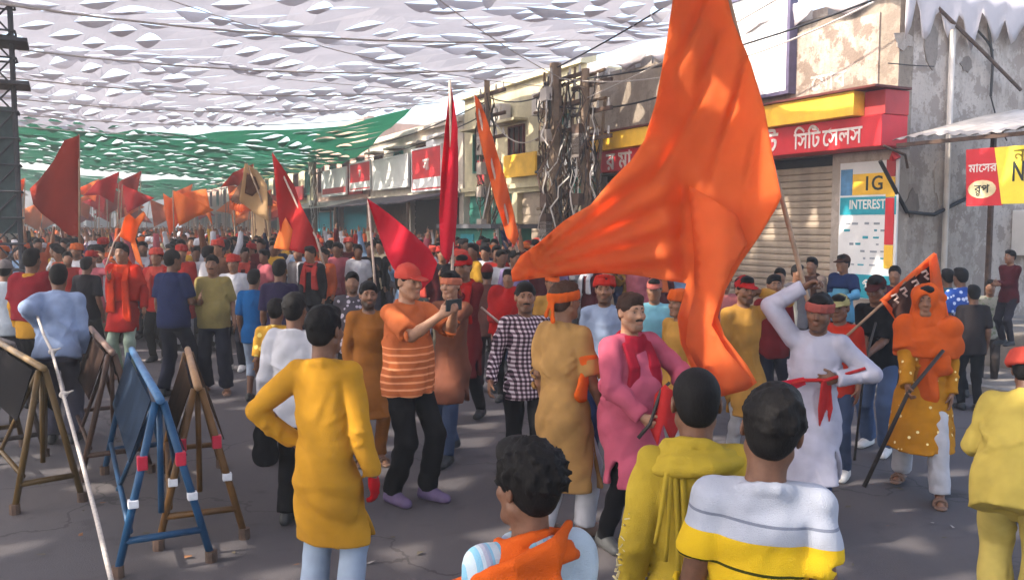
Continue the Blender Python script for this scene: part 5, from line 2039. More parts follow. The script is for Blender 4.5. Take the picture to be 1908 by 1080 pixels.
hang = lambda ph=0.0, a=0.06, w=9.0: (lambda x, y: a * math.sin(x / w + y / 60.0 + ph))
flag('tall furled crimson flag hanging straight down its upright pole', 8.6, [(842, 600), (843, 480), (841, 300), (838, 150)],
     [([(838, 152), (846, 190), (853, 240), (853, 330), (851, 400), (846, 462), (834, 490), (822, 470), (818, 400), (822, 320), (828, 250), (834, 195)], M_crimson, hang(0, 0.08, 5.0), 6.0, -0.03)], M_pale, 0.016)
flag('crimson pennant drooping behind the man in the coral cap', 9.4, [(700, 545), (694, 470), (686, 372)],
     [([(684, 370), (700, 380), (730, 402), (770, 436), (800, 464), (815, 490), (806, 520), (780, 545), (770, 556), (744, 520), (722, 480), (704, 430)], M_crimson, hang(0.4, 0.10, 16.0), 7.0, 0.0)], M_pale, 0.015)
flag('long furled orange flag slanting from upper left before the cream house', 10.5, [(965, 470), (920, 320), (884, 178)],
     [([(884, 176), (892, 186), (905, 215), (922, 270), (940, 330), (956, 390), (966, 440), (958, 458), (944, 440), (925, 380), (906, 310), (890, 240)], M_orange, hang(1.0, 0.06, 5.0), 6.0, -0.03)], M_pale, 0.02)
flag('broad dark red flag at the far edge of the crowd beside the tower', 15.0, [(148, 470), (148, 360), (147, 250)],
     [([(147, 252), (120, 262), (100, 300), (74, 334), (56, 352), (62, 380), (78, 398), (104, 418), (128, 438), (147, 442)], M_dred, hang(0.2, 0.10, 20.0), 8.0, 0.0)], M_cane, 0.02)
flag('red flag trailing from a pale slanting pole in the middle of the crowd', 14.0, [(606, 500), (588, 440), (562, 400), (508, 285)],
     [([(507, 284), (522, 305), (548, 345), (562, 385), (580, 420), (596, 468), (570, 474), (530, 462), (522, 430), (516, 380), (512, 330)], M_redf, hang(0.7, 0.12, 12.0), 7.0, 0.0),
      ([(532, 405), (522, 425), (510, 462), (545, 468), (552, 440)], M_orange2, hang(0.2, 0.08, 9.0), 7.0, 0.08)], M_pale, 0.018)
flag('pale triangular flag with printed figure hung beside the red one', 17.5, [(498, 440), (490, 380), (460, 305)],
     [([(456, 304), (480, 318), (498, 345), (500, 412), (478, 400), (448, 376), (446, 372)], flag_mat('printed_cream_cloth', (0.62, 0.40, 0.20, 1), 0.35), hang(0.1, 0.08, 12.0), 6.0, 0.0),
      ([(460, 322), (476, 330), (484, 352), (470, 366), (456, 360)], flag_mat('brown_print_cloth', (0.13, 0.05, 0.025, 1), 0.2), hang(0.1, 0.08, 12.0), 6.0, -0.03)], M_cane, 0.02)
flag('light orange ribbon flag blowing above the man in red shawl', 11.8, [(196, 500), (212, 452), (226, 432)],
     [([(222, 440), (232, 405), (240, 398), (252, 408), (268, 394), (272, 400), (258, 424), (252, 446), (262, 480), (268, 500), (254, 486), (244, 452), (232, 446)], M_orange2, hang(0.9, 0.10, 8.0), 5.0, 0.0)], M_pale, 0.012)
flag('orange flag on a long cane raised toward the canopy deep in the crowd', 20.0, [(330, 445), (312, 380), (305, 362)],
     [([(304, 360), (322, 372), (352, 366), (372, 378), (384, 402), (360, 398), (340, 404), (324, 428), (316, 440), (308, 400)], M_orange, hang(0.9, 0.16, 14.0), 6.0, 0.0)], M_cane, 0.018)
flag('salmon flag drooping over heads beyond the orange cane flag', 23.0, [(398, 450), (392, 400), (384, 352)],
     [([(384, 352), (346, 358), (330, 366), (352, 380), (378, 388), (396, 420), (390, 380)], M_orange2, hang(0.4, 0.16, 11.0), 5.0, 0.0)], M_cane, 0.018)

# small flags over the far crowd
def zone(x):
    for lim, nm in ((110, 'beside the tower'), (190, 'below the dark red flag'), (290, 'behind the red shawl'), (390, 'behind the navy polo'), (480, 'behind the khaki shirt'), (590, 'below the trailing flag'),
                    (690, 'left of the crimson pennant'), (800, 'under the crimson pennant'), (930, 'near the kiosk'), (1040, 'behind the checked shirt')):
        if x < lim:
            return nm
    return 'behind the saffron flag'


rs = random.Random(31)
colw = [('saffron', M_orange), ('light saffron', M_orange2), ('red', M_redf), ('dark red', M_dred)]
far = []
for i in range(50):
    px = rs.uniform(150, 520) if i % 3 else rs.uniform(40, 220)
    Y = rs.uniform(19, 44) if i < 36 else rs.uniform(30, 58)
    sz = (1.15 if i < 36 else 1.9) * FOC / Y
    y0 = 418 + (2.05 - 1.45) * FOC / Y
    yt = y0 - rs.uniform(2.2, 3.9) * FOC / Y * 0.62
    lean = rs.uniform(-0.3, 0.3) * sz * 0.5
    nm, m = colw[i % 4]
    tx, ty = px + lean, yt
    sg = rs.choice((-1, 1))
    poly = [(tx, ty), (tx + sg * 0.5 * sz, ty + 0.22 * sz), (tx + sg * 0.80 * sz, ty + rs.uniform(0.3, 0.6) * sz), (tx + sg * 0.45 * sz, ty + 0.52 * sz), (tx + sg * 0.12 * sz - lean * 0.1, ty + 0.70 * sz)]
    flag('%s small %s flag on %s pole over crowd %s' % (('nearer', 'midway', 'distant')[0 if Y < 26 else 1 if Y < 35 else 2], nm, 'leaning one way' if False else ('upright' if abs(lean) < 0.05 * sz else 'tilted'), zone(px)), Y, [(px, y0), (tx, ty)], [(poly, m, hang(i, 0.12, 6.0), max(3.0, sz / 8), -0.02)], M_cane, 0.016, group='small flags over the far crowd')


# decorated float riding in the far crowd
fp = at(470, 418, 24.0)
FLT = empty('festival_float', (fp.x, fp.y, 0), RZ + 0.5, 'decorated festival float with peaked cloth roof above the far crowd', 'float')
FLT.scale = (0.42, 0.42, 0.95)
bx(FLT, 'platform', M_rust, -1.0, 1.0, -0.8, 0.8, 0.9, 1.1)
for x in (-0.9, 0.9):
    for y in (-0.7, 0.7):
        bx(FLT, 'post', M_cane, x - 0.035, x + 0.035, y - 0.035, y + 0.035, 1.103, 2.9)
fm = MB()
fm.add([(-1.05, -0.85, 2.903), (1.05, -0.85, 2.903), (1.05, 0.85, 2.903), (-1.05, 0.85, 2.903), (0, 0, 3.9), (-1.05, -0.85, 2.70), (1.05, -0.85, 2.70), (1.05, 0.85, 2.70), (-1.05, 0.85, 2.70)],
       [(0, 1, 4), (1, 2, 4), (2, 3, 4), (3, 0, 4), (5, 6, 1, 0), (6, 7, 2, 1), (7, 8, 3, 2), (8, 5, 0, 3)])
fm.build('cloth_roof', flag_mat('float_roof_cloth', (0.16, 0.075, 0.04, 1), 0.3), FLT)
bx(FLT, 'skirt', M_orange, -1.02, 1.02, -0.82, 0.82, 0.2, 0.897)
bx(FLT, 'back_panel', flag_mat('float_panel_cloth', (0.62, 0.44, 0.24, 1), 0.1), -0.85, 0.85, -0.66, -0.62, 1.103, 2.65)
for k in range(9):
    F = Field()
    F.ell((0, 0, 0), (0.12, 0.12, 0.12), None, 0.01)
    if k == 0:
        gme = make_mesh(F, 'flower_ball', 1.0, 0.05, None, wrinkler(2, 0.03, 3.0))
    o = bpy.data.objects.new('flower_ball', gme)
    COL.objects.link(o)
    if not gme.materials:
        gme.materials.append(M_orange)
    o.parent = FLT
    o.location = (-1.0 + k * 0.25, 0.86, 2.72 - 0.10 * math.sin(k * math.pi / 8))


# ---------------------------------------------------------------- people who can be told apart
FAB = {}


def fb(c, k=1.0, **kw):
    return fabric(S(*c, k * 0.63), **kw)


BLACK, DKNAVY, NAVY = fb((28, 27, 30)), fb((34, 36, 52)), fb((42, 52, 92))
WHITE, CREAM, PALEBLUE = fb((222, 220, 226)), fb((226, 214, 190)), fb((168, 186, 220))
YEL, GOLD, OCHRE, TAN = fb((224, 162, 48)), fb((212, 158, 74)), fb((184, 116, 50)), fb((196, 150, 90))
MUST = fb((208, 178, 62))
PINK, CRIM, MAROON, RED, CORAL, ORNG = fb((212, 100, 124)), fb((170, 28, 52)), fb((92, 34, 42)), fb((190, 32, 30)), fb((216, 84, 70)), fb((240, 104, 34))
POLO = fb((238, 128, 74), pat='hstripe', c2=S(250, 170, 120))
CHECK = fb((46, 34, 46), pat='check', c2=S(120, 96, 108), c3=S(226, 214, 218))
JEANS, PALEJ, GREYT = fb((72, 88, 120)), fb((176, 192, 214)), fb((96, 94, 108))
KHAKI, BLUE, BROWN = fb((172, 152, 92)), fb((22, 96, 160)), fb((140, 86, 66))
SHOE_K, SHOE_W, LEATH = plain('shoe_black', (0.02, 0.02, 0.022, 1), 0.5), plain('shoe_white', (0.6, 0.58, 0.56, 1), 0.6), plain('sandal_leather', (0.16, 0.09, 0.06, 1), 0.6)


def who(px, s, top, phi, label, wear, z0=0.0, sc=None, pose=None, Y=None, group=None, **kw):
    base = feet(px, s)
    if Y is not None:
        base = at(px, 500, Y)
    base.z = z0
    if sc is None:
        sc = (top_height(px, top, base.y) - z0) / 1.742
    th = R(phi + 180)
    root = empty('person', base, th, label, 'person', group)
    Mi = (Matrix.Translation(base) @ Matrix.Rotation(th, 4, 'Z')).inverted()
    pose = dict(pose or {})
    for k in ('lh', 'rh'):
        v_ = pose.get(k)
        if v_ is not None and v_[0] == 'px':
            w = at(v_[1], v_[2], base.y + v_[3])
            pose[k] = tuple((Mi @ w) / sc)
    sk = Skel(**pose)
    hk = 1.06
    h = kw.pop('h', 0.0085 if s > 400 else 0.0098 if s > 230 else 0.0112 if s > 200 else 0.0135 if s > 165 else 0.017)
    person(root, sk, sc, wear, h=h * hk, **kw)
    root['_sk'] = 1
    del root['_sk']
    return root, sk, sc, Mi.inverted()


TR = lambda m, **k: ('trousers', m, dict(wr=0.010, **k))
# --- closest row, seen from behind
rK, skK, scK, _m = who(985, 690, 832, 205, 'boy with tousled black hair and an orange scarf round his neck, seen from behind',
    [('tshirt', fb((206, 222, 234), pat='vstripe', c2=S(96, 160, 190), c3=S(150, 140, 160)), dict(sl=0.42, hem=-0.12, fat=-0.05, wr=0.012)), TR(DKNAVY), ('shoe', SHOE_K, {}),
     ('scarf', ORNG, dict(style='ring', thick=0.9, big=0.0, wr=0.008, fr=1.6))],
    tone='c', hair='puff', vol=0.010, face=True, seed=1, pose=dict(w=0.86, head=(0.25, 0.0, 0.05)))
F = Field()
for q in range(7):
    dz = 0.035 - 0.021 * q
    pts = [skK.neck + V3(*v) for v in ((0.105 - 0.012 * q, -0.045 - 0.004 * q, 0.035 + dz * 0.5), (0.02, -0.105 - 0.004 * q, 0.000 + dz * 0.9), (-0.10, -0.105 + 0.002 * q, -0.05 + dz), (-0.185 - 0.006 * q, -0.03 + 0.004 * q, -0.095 + dz * 0.9), (-0.215 - 0.008 * q, 0.10, -0.17 + dz), (-0.19, 0.16, -0.40 + dz))]
    for a_, b_ in zip(pts[:-1], pts[1:]):
        F.cone(a_, b_, 0.0185, 0.0185, 0.007)
link('scarf', make_mesh(F, 'scarf', scK, 0.0085, None, wrinkler(5, 0.008, 1.8)), ORNG, rK)
who(1386, 655, 719, 172, 'young man in a white T-shirt with a yellow band, seen from behind',
    [('tshirt', fb((214, 218, 232), pat='bands', c2=S(216, 176, 36)), dict(sl=0.33, hem=-0.13, wr=0.011, fat=-0.08)), TR(JEANS), ('shoe', SHOE_W, {})],
    tone='c', hair='short', vol=0.006, face=True, seed=2, pose=dict(w=0.84, side=0.05, head=(-0.22, 0.0, 0.10), lh=(-0.22, 0.08, 0.88), rh=(0.22, 0.05, 0.88)))
r_, sk_, sc_, mw_ = who(1284, 560, 684, 176, 'young man in a mustard hooded top with gathered hood, seen from behind',
    [('shirt', MUST, dict(sl=0.98, hem=-0.13, loose=0.010, wr=0.014, vert=0.6)), TR(OCHRE), ('shoe', SHOE_K, {}),
     ('scarf', MUST, dict(name='hood', style='ring', thick=1.25, big=0.012, wr=0.012))],
    tone='c', hair='crop', face=True, seed=3, pose=dict(w=0.88, lh=(-0.23, 0.04, 0.88)))
b = MB()
for q, (x0, x1, L) in enumerate(((-0.10, -0.115, 0.30), (-0.085, -0.07, 0.36), (-0.11, -0.15, 0.24), (-0.06, -0.045, 0.40))):
    pts = [sk_.P + sk_.B @ V3(x0 + (x1 - x0) * u, -0.118 - 0.030 * math.sin(u * 2.2), 0.50 - L * u) for u in np.linspace(0, 1, 7)]
    b.tube([tuple(p * sc_) for p in pts], 0.011, 6, 0.007)
o = b.build('hood_cord', MUST, r_, smooth=True)
# pale lettering down the left sleeve
b = MB()
rs = random.Random(5)
for k in range(17):
    u = 0.30 + k * 0.04
    a_, c_, d_ = sk_.shL, sk_.elL, sk_.haL
    p = a_ + (c_ - a_) * (u / 0.52) if u < 0.52 else c_ + (d_ - c_) * ((u - 0.52) / 0.48)
    ctr = p + V3(-0.056, -0.024, 0)
    pts = [ctr + V3(0.010 * math.sin(j * 1.9 + k * 2.3), -0.020 + 0.020 * j, 0.0075 * math.sin(j * 2.6 + k)) for j in range(4)]
    b.tube([tuple(q * sc_) for q in pts], 0.0024, 4)
o = b.build('sleeve_print', fb((226, 214, 170)), r_)
o['kind'] = 'stuff'
who(1886, 366, 660, 142, 'stooping man in a yellow shirt and trousers with a coral cloth over his head',
    [('shirt', fb((222, 196, 96)), dict(sl=0.95, hem=-0.15, loose=0.02, wr=0.016)), TR(fb((224, 200, 108)), loose=0.04), ('shoe', SHOE_K, {}), ('turban', CORAL, dict(big=1.16))],
    sc=0.87, tone='c', hair='crop', face=True, seed=4, fat=0.15, pose=dict(w=1.0, lean=0.52, hip=(0, -0.14, -0.03), rh=(0.16, 0.36, 1.02), lh=(-0.20, 0.30, 1.05), head=(-0.2, -0.2, 0)))
who(612, 375, 569, 170, 'young man in a bright yellow kurta, hand on hip, seen from behind',
    [('kurta', YEL, dict(kurta=0.50, wr=0.012)), ('jeans', PALEJ, dict(loose=0.03, off=0.003, wr=0.008)), ('shoe', SHOE_W, {}), ('glove', fb((196, 24, 34)), dict(sides=(False,)))],
    tone='c', hair='short', face=True, seed=5, curl=(0.8, 0.7), pose=dict(w=0.82, lh=(-0.20, 0.06, 1.03), le=(-1, -0.35, -0.1), rh=(0.24, 0.03, 0.86), head=(-0.2, 0, 0)))
who(556, 272, 545, 172, 'man in a white shirt and black trousers standing behind the yellow kurta',
    [('shirt', WHITE, dict(sl=0.97, hem=-0.13, loose=0.02, wr=0.014)), TR(BLACK, loose=0.02), ('shoe', SHOE_K, {})],
    tone='c', hair='short', seed=6, pose=dict(lh=(-0.27, 0.02, 0.88)))

# --- middle row
r7, sk7, sc7, m7 = who(762, 250, 491, 52, 'man in an orange striped polo shirt and coral cap raising a phone',
    [('polo_shirt', POLO, dict(sl=0.46, hem=-0.10, belly=0.35, loose=0.012, wr=0.011)), TR(BLACK, loose=0.015), ('shoe', plain('shoe_violet', S(96, 80, 110)), {}), ('cap', CORAL, {})],
    tone='d', hair='crop', face=True, seed=7, fat=0.12, curl=(1.1, 1.1),
    pose=dict(w=1.0, lh=(-0.06, 0.40, 1.42), rh=(0.08, 0.40, 1.40), le=(-0.6, 0.1, -1), re=(0.6, 0.1, -1), head=(0, 0.05, 0), lf=(-0.11, 0.08, 0.085), rf=(0.11, -0.06, 0.085)))
who(690, 215, 524, 18, 'bearded man in a long ochre kurta just behind the man with the phone',
    [('kurta', OCHRE, dict(kurta=0.48, wr=0.011)), TR(OCHRE), ('sandal', LEATH, {})], tone='b', beard=0.85, face=True, seed=8)
r9, sk9, sc9, m9 = who(842, 211, 505, 335, 'man in a brown kurta and salmon headcloth filming with a phone',
    [('kurta', BROWN, dict(kurta=0.56, wr=0.011)), ('jeans', JEANS, {}), ('shoe', SHOE_K, {}), ('headband', fb((220, 130, 100)), {})],
    tone='d', face=True, seed=9, curl=(1.1, 1.1), pose=dict(lh=(0.02, 0.38, 1.42), rh=(0.10, 0.38, 1.42), le=(-0.6, 0.1, -1), re=(0.6, 0.1, -1), lf=(-0.08, 0.22, 0.085), rf=(0.10, -0.22, 0.11)))
who(866, 178, 474, 338, 'man in a maroon kurta and red cap carrying the furled crimson flag',
    [('kurta', fb((120, 30, 34)), dict(kurta=0.5, wr=0.012)), TR(BLACK), ('shoe', SHOE_K, {}), ('cap', RED, {}), ('scarf', RED, {})],
    tone='b', face=True, seed=10, beard=0.5, pose=dict(rh=('px', 843, 545, -0.2), lh=(-0.05, 0.32, 1.1), lf=(-0.1, -0.2, 0.1), rf=(0.1, 0.22, 0.085)))
who(978, 238, 525, 6, 'slim man in a dark checked shirt and black trousers walking forward',
    [('shirt', CHECK, dict(sl=0.97, hem=-0.13, fat=-0.06, wr=0.010)), TR(BLACK), ('shoe', SHOE_K, {})],
    tone='b', beard=0.45, face=True, seed=11, moustache=True, curl=(0.5, 1.0), pose=dict(lf=(-0.07, 0.20, 0.085), rf=(0.08, -0.18, 0.1), rh=(0.30, 0.14, 0.93)))
r12, sk12, sc12, m12 = who(1048, 285, 524, 138, 'man in a long tan kurta with an orange headband and orange armband',
    [('kurta', TAN, dict(kurta=0.36, sl=0.50, loose=0.012, wr=0.013)), ('pyjama', WHITE, dict(loose=0.02)), ('shoe', LEATH, {}), ('headband', ORNG, {})],
    tone='b', hair='short', hair_c=(0.045, 0.022, 0.014, 1), face=True, seed=12, pose=dict(w=0.88, rh=(0.22, 0.16, 0.86), lf=(-0.09, -0.1, 0.09), rf=(0.09, 0.12, 0.085), head=(-0.15, 0, 0)))
F = Field()
for q in range(3):
    u = 0.50 + 0.09 * q
    p = sk12.shR + (sk12.elR - sk12.shR) * u
    F.ell(p, (0.074, 0.074, 0.04), None, 0.012)
F.cone(sk12.shR + (sk12.elR - sk12.shR) * 0.65, sk12.shR + (sk12.elR - sk12.shR) * 0.65 + V3(0.01, -0.08, -0.20), 0.035, 0.055, 0.02, (V3(1, 0, 0), 0.5))
link('armband', make_mesh(F, 'armband', sc12, 0.010, None, wrinkler(3, 0.008, 2.0)), ORNG, r12)
r13, sk13, sc13, m13 = who(1170, 294, 545, 32, 'stout man in a pink kurta with a crimson scarf round his neck',
    [('kurta', PINK, dict(kurta=0.50, belly=0.75, loose=0.02, wr=0.012)), TR(BLACK), ('shoe', plain('shoe_blackwhite', (0.06, 0.06, 0.06, 1), 0.5), {}), ('scarf', CRIM, dict(thick=1.05, tails=(0.36, 0.30), wr=0.010))],
    tone='d', beard=0.35, face=True, moustache=True, hair='short', hair_c=(0.03, 0.016, 0.012, 1), seed=13, fat=0.22, curl=(1.2, 1.2),
    pose=dict(w=1.0, rh=(0.12, 0.26, 0.98), lh=(-0.22, 0.28, 1.08), re=(1, -0.5, 0), le=(-1, -0.4, 0), lf=(-0.12, 0.1, 0.085), rf=(0.11, -0.12, 0.085), head=(-0.1, 0, 0)))
who(1124, 216, 513, 350, 'man in a pale blue shirt and red turban between the tan and pink kurtas',
    [('shirt', fb((176, 194, 224)), dict(sl=0.97, hem=-0.12, wr=0.011)), ('jeans', NAVY, {}), ('shoe', SHOE_K, {}), ('turban', fb((200, 48, 36)), {})], tone='b', beard=0.6, face=True, seed=14)
who(1216, 190, 518, 345, 'man in a pale cyan shirt just behind the pink kurta',
    [('shirt', fb((140, 206, 226)), dict(sl=0.97, hem=-0.12)), TR(DKNAVY), ('shoe', SHOE_K, {}), ('cap', fb((200, 110, 100)), {})], tone='b', face=True, seed=15)
who(1262, 222, 540, 300, 'man in a gold kurta mostly hidden by the huge saffron flag',
    [('kurta', GOLD, dict(kurta=0.5)), TR(WHITE), ('sandal', LEATH, {}), ('turban', ORNG, {})], tone='b', face=True, seed=16)
who(1380, 216, 514, 15, 'man in a golden kurta and red cap raising one hand beside the flag',
    [('kurta', GOLD, dict(kurta=0.5, wr=0.012)), TR(WHITE), ('sandal', LEATH, {}), ('cap', fb((190, 40, 40)), {})], tone='b', beard=0.6, face=True, seed=17,
    pose=dict(lh=('px', 1418, 545, -0.05), le=(-1, 0.2, -0.6)))
who(1436, 182, 510, 0, 'man in a dark red shirt behind the raised hand',
    [('shirt', fb((128, 30, 36)), dict(sl=0.5, hem=-0.12)), TR(DKNAVY), ('shoe', SHOE_K, {})], tone='b', face=True, seed=18)
r19, sk19, sc19, m19 = who(1502, 283, 572, 335, 'man in a white kurta and red headcloth gripping the pole of the huge flag',
    [('kurta', fb((206, 204, 222)), dict(kurta=0.45, loose=0.02, wr=0.010)), ('jeans', NAVY, {}), ('shoe', SHOE_K, {}), ('headband', fb((176, 92, 84)), {})],
    sc=0.93, tone='c', face=True, seed=19, beard=0.4, curl=(1.3, 1.3),
    pose=dict(rh=('px', 1496, 536, 0.0), re=(1, 0.2, -0.3), lh=('px', 1560, 705, -0.15), le=(-1, -0.5, -0.3), side=-0.08, lean=0.05, head=(-0.1, 0.1, 0)))
who(1556, 228, 548, 320, 'man in an orange-red shirt and pale green cap behind the white kurta',
    [('shirt', fb((216, 60, 36)), dict(sl=0.5, hem=-0.12)), ('jeans', JEANS, {}), ('shoe', SHOE_W, {}), ('cap', fb((196, 190, 130)), {})], tone='c', face=True, seed=20)
r21, sk21, sc21, m21 = who(1634, 205, 536, 318, 'man in a black T-shirt and jeans leaning on a stick',
    [('tshirt', BLACK, dict(sl=0.5, hem=-0.08)), ('jeans', fb((92, 112, 150)), dict(loose=0.02)), ('shoe', SHOE_W, {}), ('cap', fb((80, 34, 34)), {})],
    sc=0.93, tone='c', face=True, seed=21, curl=(1.2, 1.2), pose=dict(lean=0.22, rh=(0.02, 0.36, 0.95), lh=(-0.02, 0.36, 1.0), lf=(-0.12, 0.1, 0.085), rf=(0.14, -0.15, 0.085)))
r22, sk22, sc22, m22 = who(1714, 243, 532, 330, 'man in a sequinned yellow kurta with saffron cloth over his head',
    [('kurta', fb((222, 150, 34), pat='sequin', c2=S(250, 230, 170)), dict(kurta=0.40, loose=0.02, wr=0.014)), ('pyjama', WHITE, dict(loose=0.025)), ('sandal', LEATH, {}),
     ('shawl', ORNG, dict(low=0.26, off=0.035, wr=0.016))],
    tone='b', face=True, seed=22, curl=(0.5, 1.3), pose=dict(rh=('px', 1692, 752, -0.25), lf=(-0.16, 0.22, 0.085), rf=(0.18, -0.30, 0.10)))
F = Field()
F.ell(sk22.hp(0, -0.02, 0.03), (0.105, 0.125, 0.115), sk22.Hm, 0.03)
F.cone(sk22.hp(0, -0.03, -0.02), sk22.hp(0.0, -0.05, -0.22), 0.10, 0.15, 0.04)
F.cone(sk22.hp(-0.06, -0.02, 0.0), sk22.P + sk22.B @ V3(-0.14, 0.12, 0.18), 0.07, 0.06, 0.04, (V3(0, 1, 0), 0.5))
F.cone(sk22.hp(-0.02, 0.03, -0.06), sk22.P + sk22.B @ V3(-0.05, 0.16, -0.05), 0.06, 0.075, 0.04, (V3(0, 1, 0), 0.4))
F.ell(sk22.hp(0.02, 0.10, -0.01), (0.062, 0.06, 0.085), sk22.Hm, 0.02, sub=True)
link('head_cloth', make_mesh(F, 'head_cloth', sc22, 0.010, None, wrinkler(8, 0.018, 1.5, 0.8)), ORNG, r22)

# --- people by the shop
who(1872, 152, 465, 290, 'man in a maroon shirt standing on the ledge by the end wall',
    [('shirt', MAROON, dict(sl=0.97, hem=-0.12)), TR(fb((60, 56, 64))), ('shoe', SHOE_K, {})], z0=0.58, tone='b', face=True, seed=24, h=0.01455, pose=dict(rh=(0.04, 0.26, 1.15), lh=(-0.04, 0.28, 1.12)))
who(1566, 137, 474, 300, 'boy in a pale blue and navy jacket with a brown cap before the poster',
    [('shirt', fb((118, 190, 226)), dict(sl=0.97, hem=-0.12)), TR(DKNAVY), ('shoe', SHOE_K, {}), ('cap', fb((70, 44, 36)), {}), ('shawl', fb((40, 56, 100)), dict(low=0.36, off=0.012))], tone='b', face=True, seed=25, h=0.015,
    pose=dict(lh=(-0.3, 0.35, 1.15), rh=(0.1, 0.3, 1.15)))
who(1508, 134, 478, 320, 'man with a brown scarf leaning before the steel shutter', [('shirt', fb((196, 170, 150)), dict(sl=0.97)), TR(BLACK), ('shoe', SHOE_K, {}), ('scarf', fb((96, 66, 54)), {})], tone='b', seed=26, h=0.0165)
who(1480, 140, 492, 20, 'man in a grey shirt at the shutter left of the brown scarf', [('shirt', fb((150, 140, 140)), dict(sl=0.5)), TR(BLACK), ('shoe', SHOE_K, {})], tone='b', seed=27, h=0.0165)
who(1448, 150, 498, 340, 'man in a cream shirt by the shutter with short black hair', [('shirt', CREAM, dict(sl=0.97)), TR(DKNAVY), ('shoe', SHOE_K, {})], tone='b', seed=28, h=0.0165)
who(1346, 165, 506, 0, 'man in a rose shirt and red cap by the shutter behind the flag', [('shirt', fb((190, 110, 110)), dict(sl=0.97)), TR(DKNAVY), ('shoe', SHOE_K, {}), ('cap', RED, {})], tone='b', seed=29, h=0.0165)
who(1782, 156, 498, 190, 'man in a blue and white patterned shirt beyond the sequinned kurta', [('shirt', fb((60, 100, 190), pat='floral', c2=S(215, 225, 245)), dict(sl=0.5)), TR(BLACK), ('shoe', SHOE_K, {})], tone='c', seed=30, h=0.0165)
who(1806, 168, 530, 170, 'man in a dark shirt and dark trousers near the ledge', [('shirt', fb((52, 46, 48)), dict(sl=0.5)), TR(BLACK), ('shoe', SHOE_K, {})], tone='c', seed=31, h=0.0165)
who(1838, 146, 520, 330, 'man in a faded olive and white shirt against the end wall', [('shirt', fb((190, 186, 170), pat='floral', c2=S(110, 120, 90)), dict(sl=0.97)), TR(fb((70, 60, 56))), ('shoe', SHOE_K, {})], tone='b', seed=32, h=0.0165)
who(1758, 150, 500, 180, 'man with dark hair in a teal shirt half hidden by the saffron cloth', [('shirt', fb((70, 110, 120)), dict(sl=0.97)), TR(BLACK), ('shoe', SHOE_K, {})], tone='c', seed=33, h=0.0165)
who(1660, 150, 494, 330, 'man in a plum shirt before the paper strips', [('shirt', fb((80, 40, 60)), dict(sl=0.97)), TR(BLACK), ('shoe', SHOE_K, {})], tone='b', seed=34, h=0.0165)

# --- left side
who(328, 155, 464, 168, 'heavy man in a navy polo shirt and navy trousers seen from behind',
    [('polo_shirt', NAVY, dict(sl=0.45, hem=-0.08, loose=0.02)), TR(DKNAVY, loose=0.02), ('shoe', SHOE_K, {})], tone='c', hair='crop', seed=35, fat=0.2, h=0.015, pose=dict(rh=(0.18, 0.28, 1.1), head=(-0.4, 0, 0), lf=(-0.1, -0.1, 0.085), rf=(0.12, 0.1, 0.085)))
who(402, 151, 474, 10, 'paunchy man in a khaki T-shirt looking at his phone',
    [('tshirt', KHAKI, dict(sl=0.5, hem=-0.08, belly=0.9, loose=0.02)), TR(DKNAVY, loose=0.03), ('sandal', LEATH, {})], tone='b', face=True, seed=36, fat=0.25, h=0.012, moustache=True,
    pose=dict(rh=(0.10, 0.34, 1.22), lh=(-0.26, 0.08, 0.9), lf=(-0.16, 0.15, 0.085), rf=(0.12, -0.1, 0.085)))
who(478, 160, 501, 178, 'boy in a bright blue T-shirt and pale jeans seen from behind', [('tshirt', BLUE, dict(sl=0.5, hem=-0.13)), ('jeans', PALEJ, dict(to=0.72)), ('shoe', SHOE_K, {})], tone='c', seed=37, h=0.015, fat=-0.05)
who(526, 166, 482, 180, 'man in a navy and maroon shirt beside the boy in blue', [('shirt', fb((52, 44, 74)), dict(sl=0.5)), TR(fb((130, 36, 44))), ('shoe', SHOE_K, {})], tone='c', seed=38, h=0.0145)
who(520, 218, 556, 178, 'child in a patterned yellow top in front of the white shirt', [('tshirt', fb((226, 170, 60), pat='floral', c2=S(240, 215, 120)), dict(sl=0.5, hem=-0.13)), TR(fb((200, 190, 120))), ('shoe', SHOE_K, {})], tone='c', seed=39)
who(20, 158, 484, 190, 'man in a white T-shirt and cap turned away at the barricade', [('tshirt', fb((212, 222, 232)), dict(sl=0.5, hem=-0.1, loose=0.02)), TR(fb((44, 42, 56))), ('shoe', SHOE_K, {}), ('cap', fb((150, 140, 136)), {})], tone='c', seed=40, h=0.015, pose=dict(rh=(0.3, 0.2, 1.05)))
r34, sk34, sc34, m34 = who(118, 198, 495, 196, 'man in a pale blue shirt bending over the barricade',
    [('shirt', PALEBLUE, dict(sl=0.97, hem=-0.08, loose=0.03, wr=0.014)), TR(GREYT, loose=0.03), ('shoe', SHOE_K, {})], sc=0.98, tone='c', seed=41, pose=dict(lean=0.28, hip=(0, -0.1, 0), lh=('px', 72, 602, -0.1), head=(0.1, -0.3, 0)))
who(70, 166, 462, 182, 'man in a yellow shirt wrapped in a maroon and red shawl', [('shirt', fb((220, 160, 50)), dict(sl=0.97)), TR(BLACK), ('shoe', SHOE_K, {}), ('shawl', fb((150, 30, 44)), dict(low=0.06, off=0.02, wr=0.014))], tone='c', seed=42, h=0.0145)
who(236, 139, 452, 0, 'man draped in a red and orange shawl with arms out, facing forward', [('kurta', fb((178, 34, 28)), dict(kurta=0.62)), TR(fb((180, 200, 180))), ('sandal', LEATH, {}), ('scarf', fb((214, 60, 24)), dict(thick=1.3, tails=(0.62, 0.5))), ('shawl', fb((206, 44, 24)), dict(low=0.10, off=0.006, wr=0.014, vert=0.9))],
    tone='b', face=True, seed=43, h=0.01455, pose=dict(rh=('px', 205, 520, -0.15), lh=(-0.30, 0.1, 0.92)))
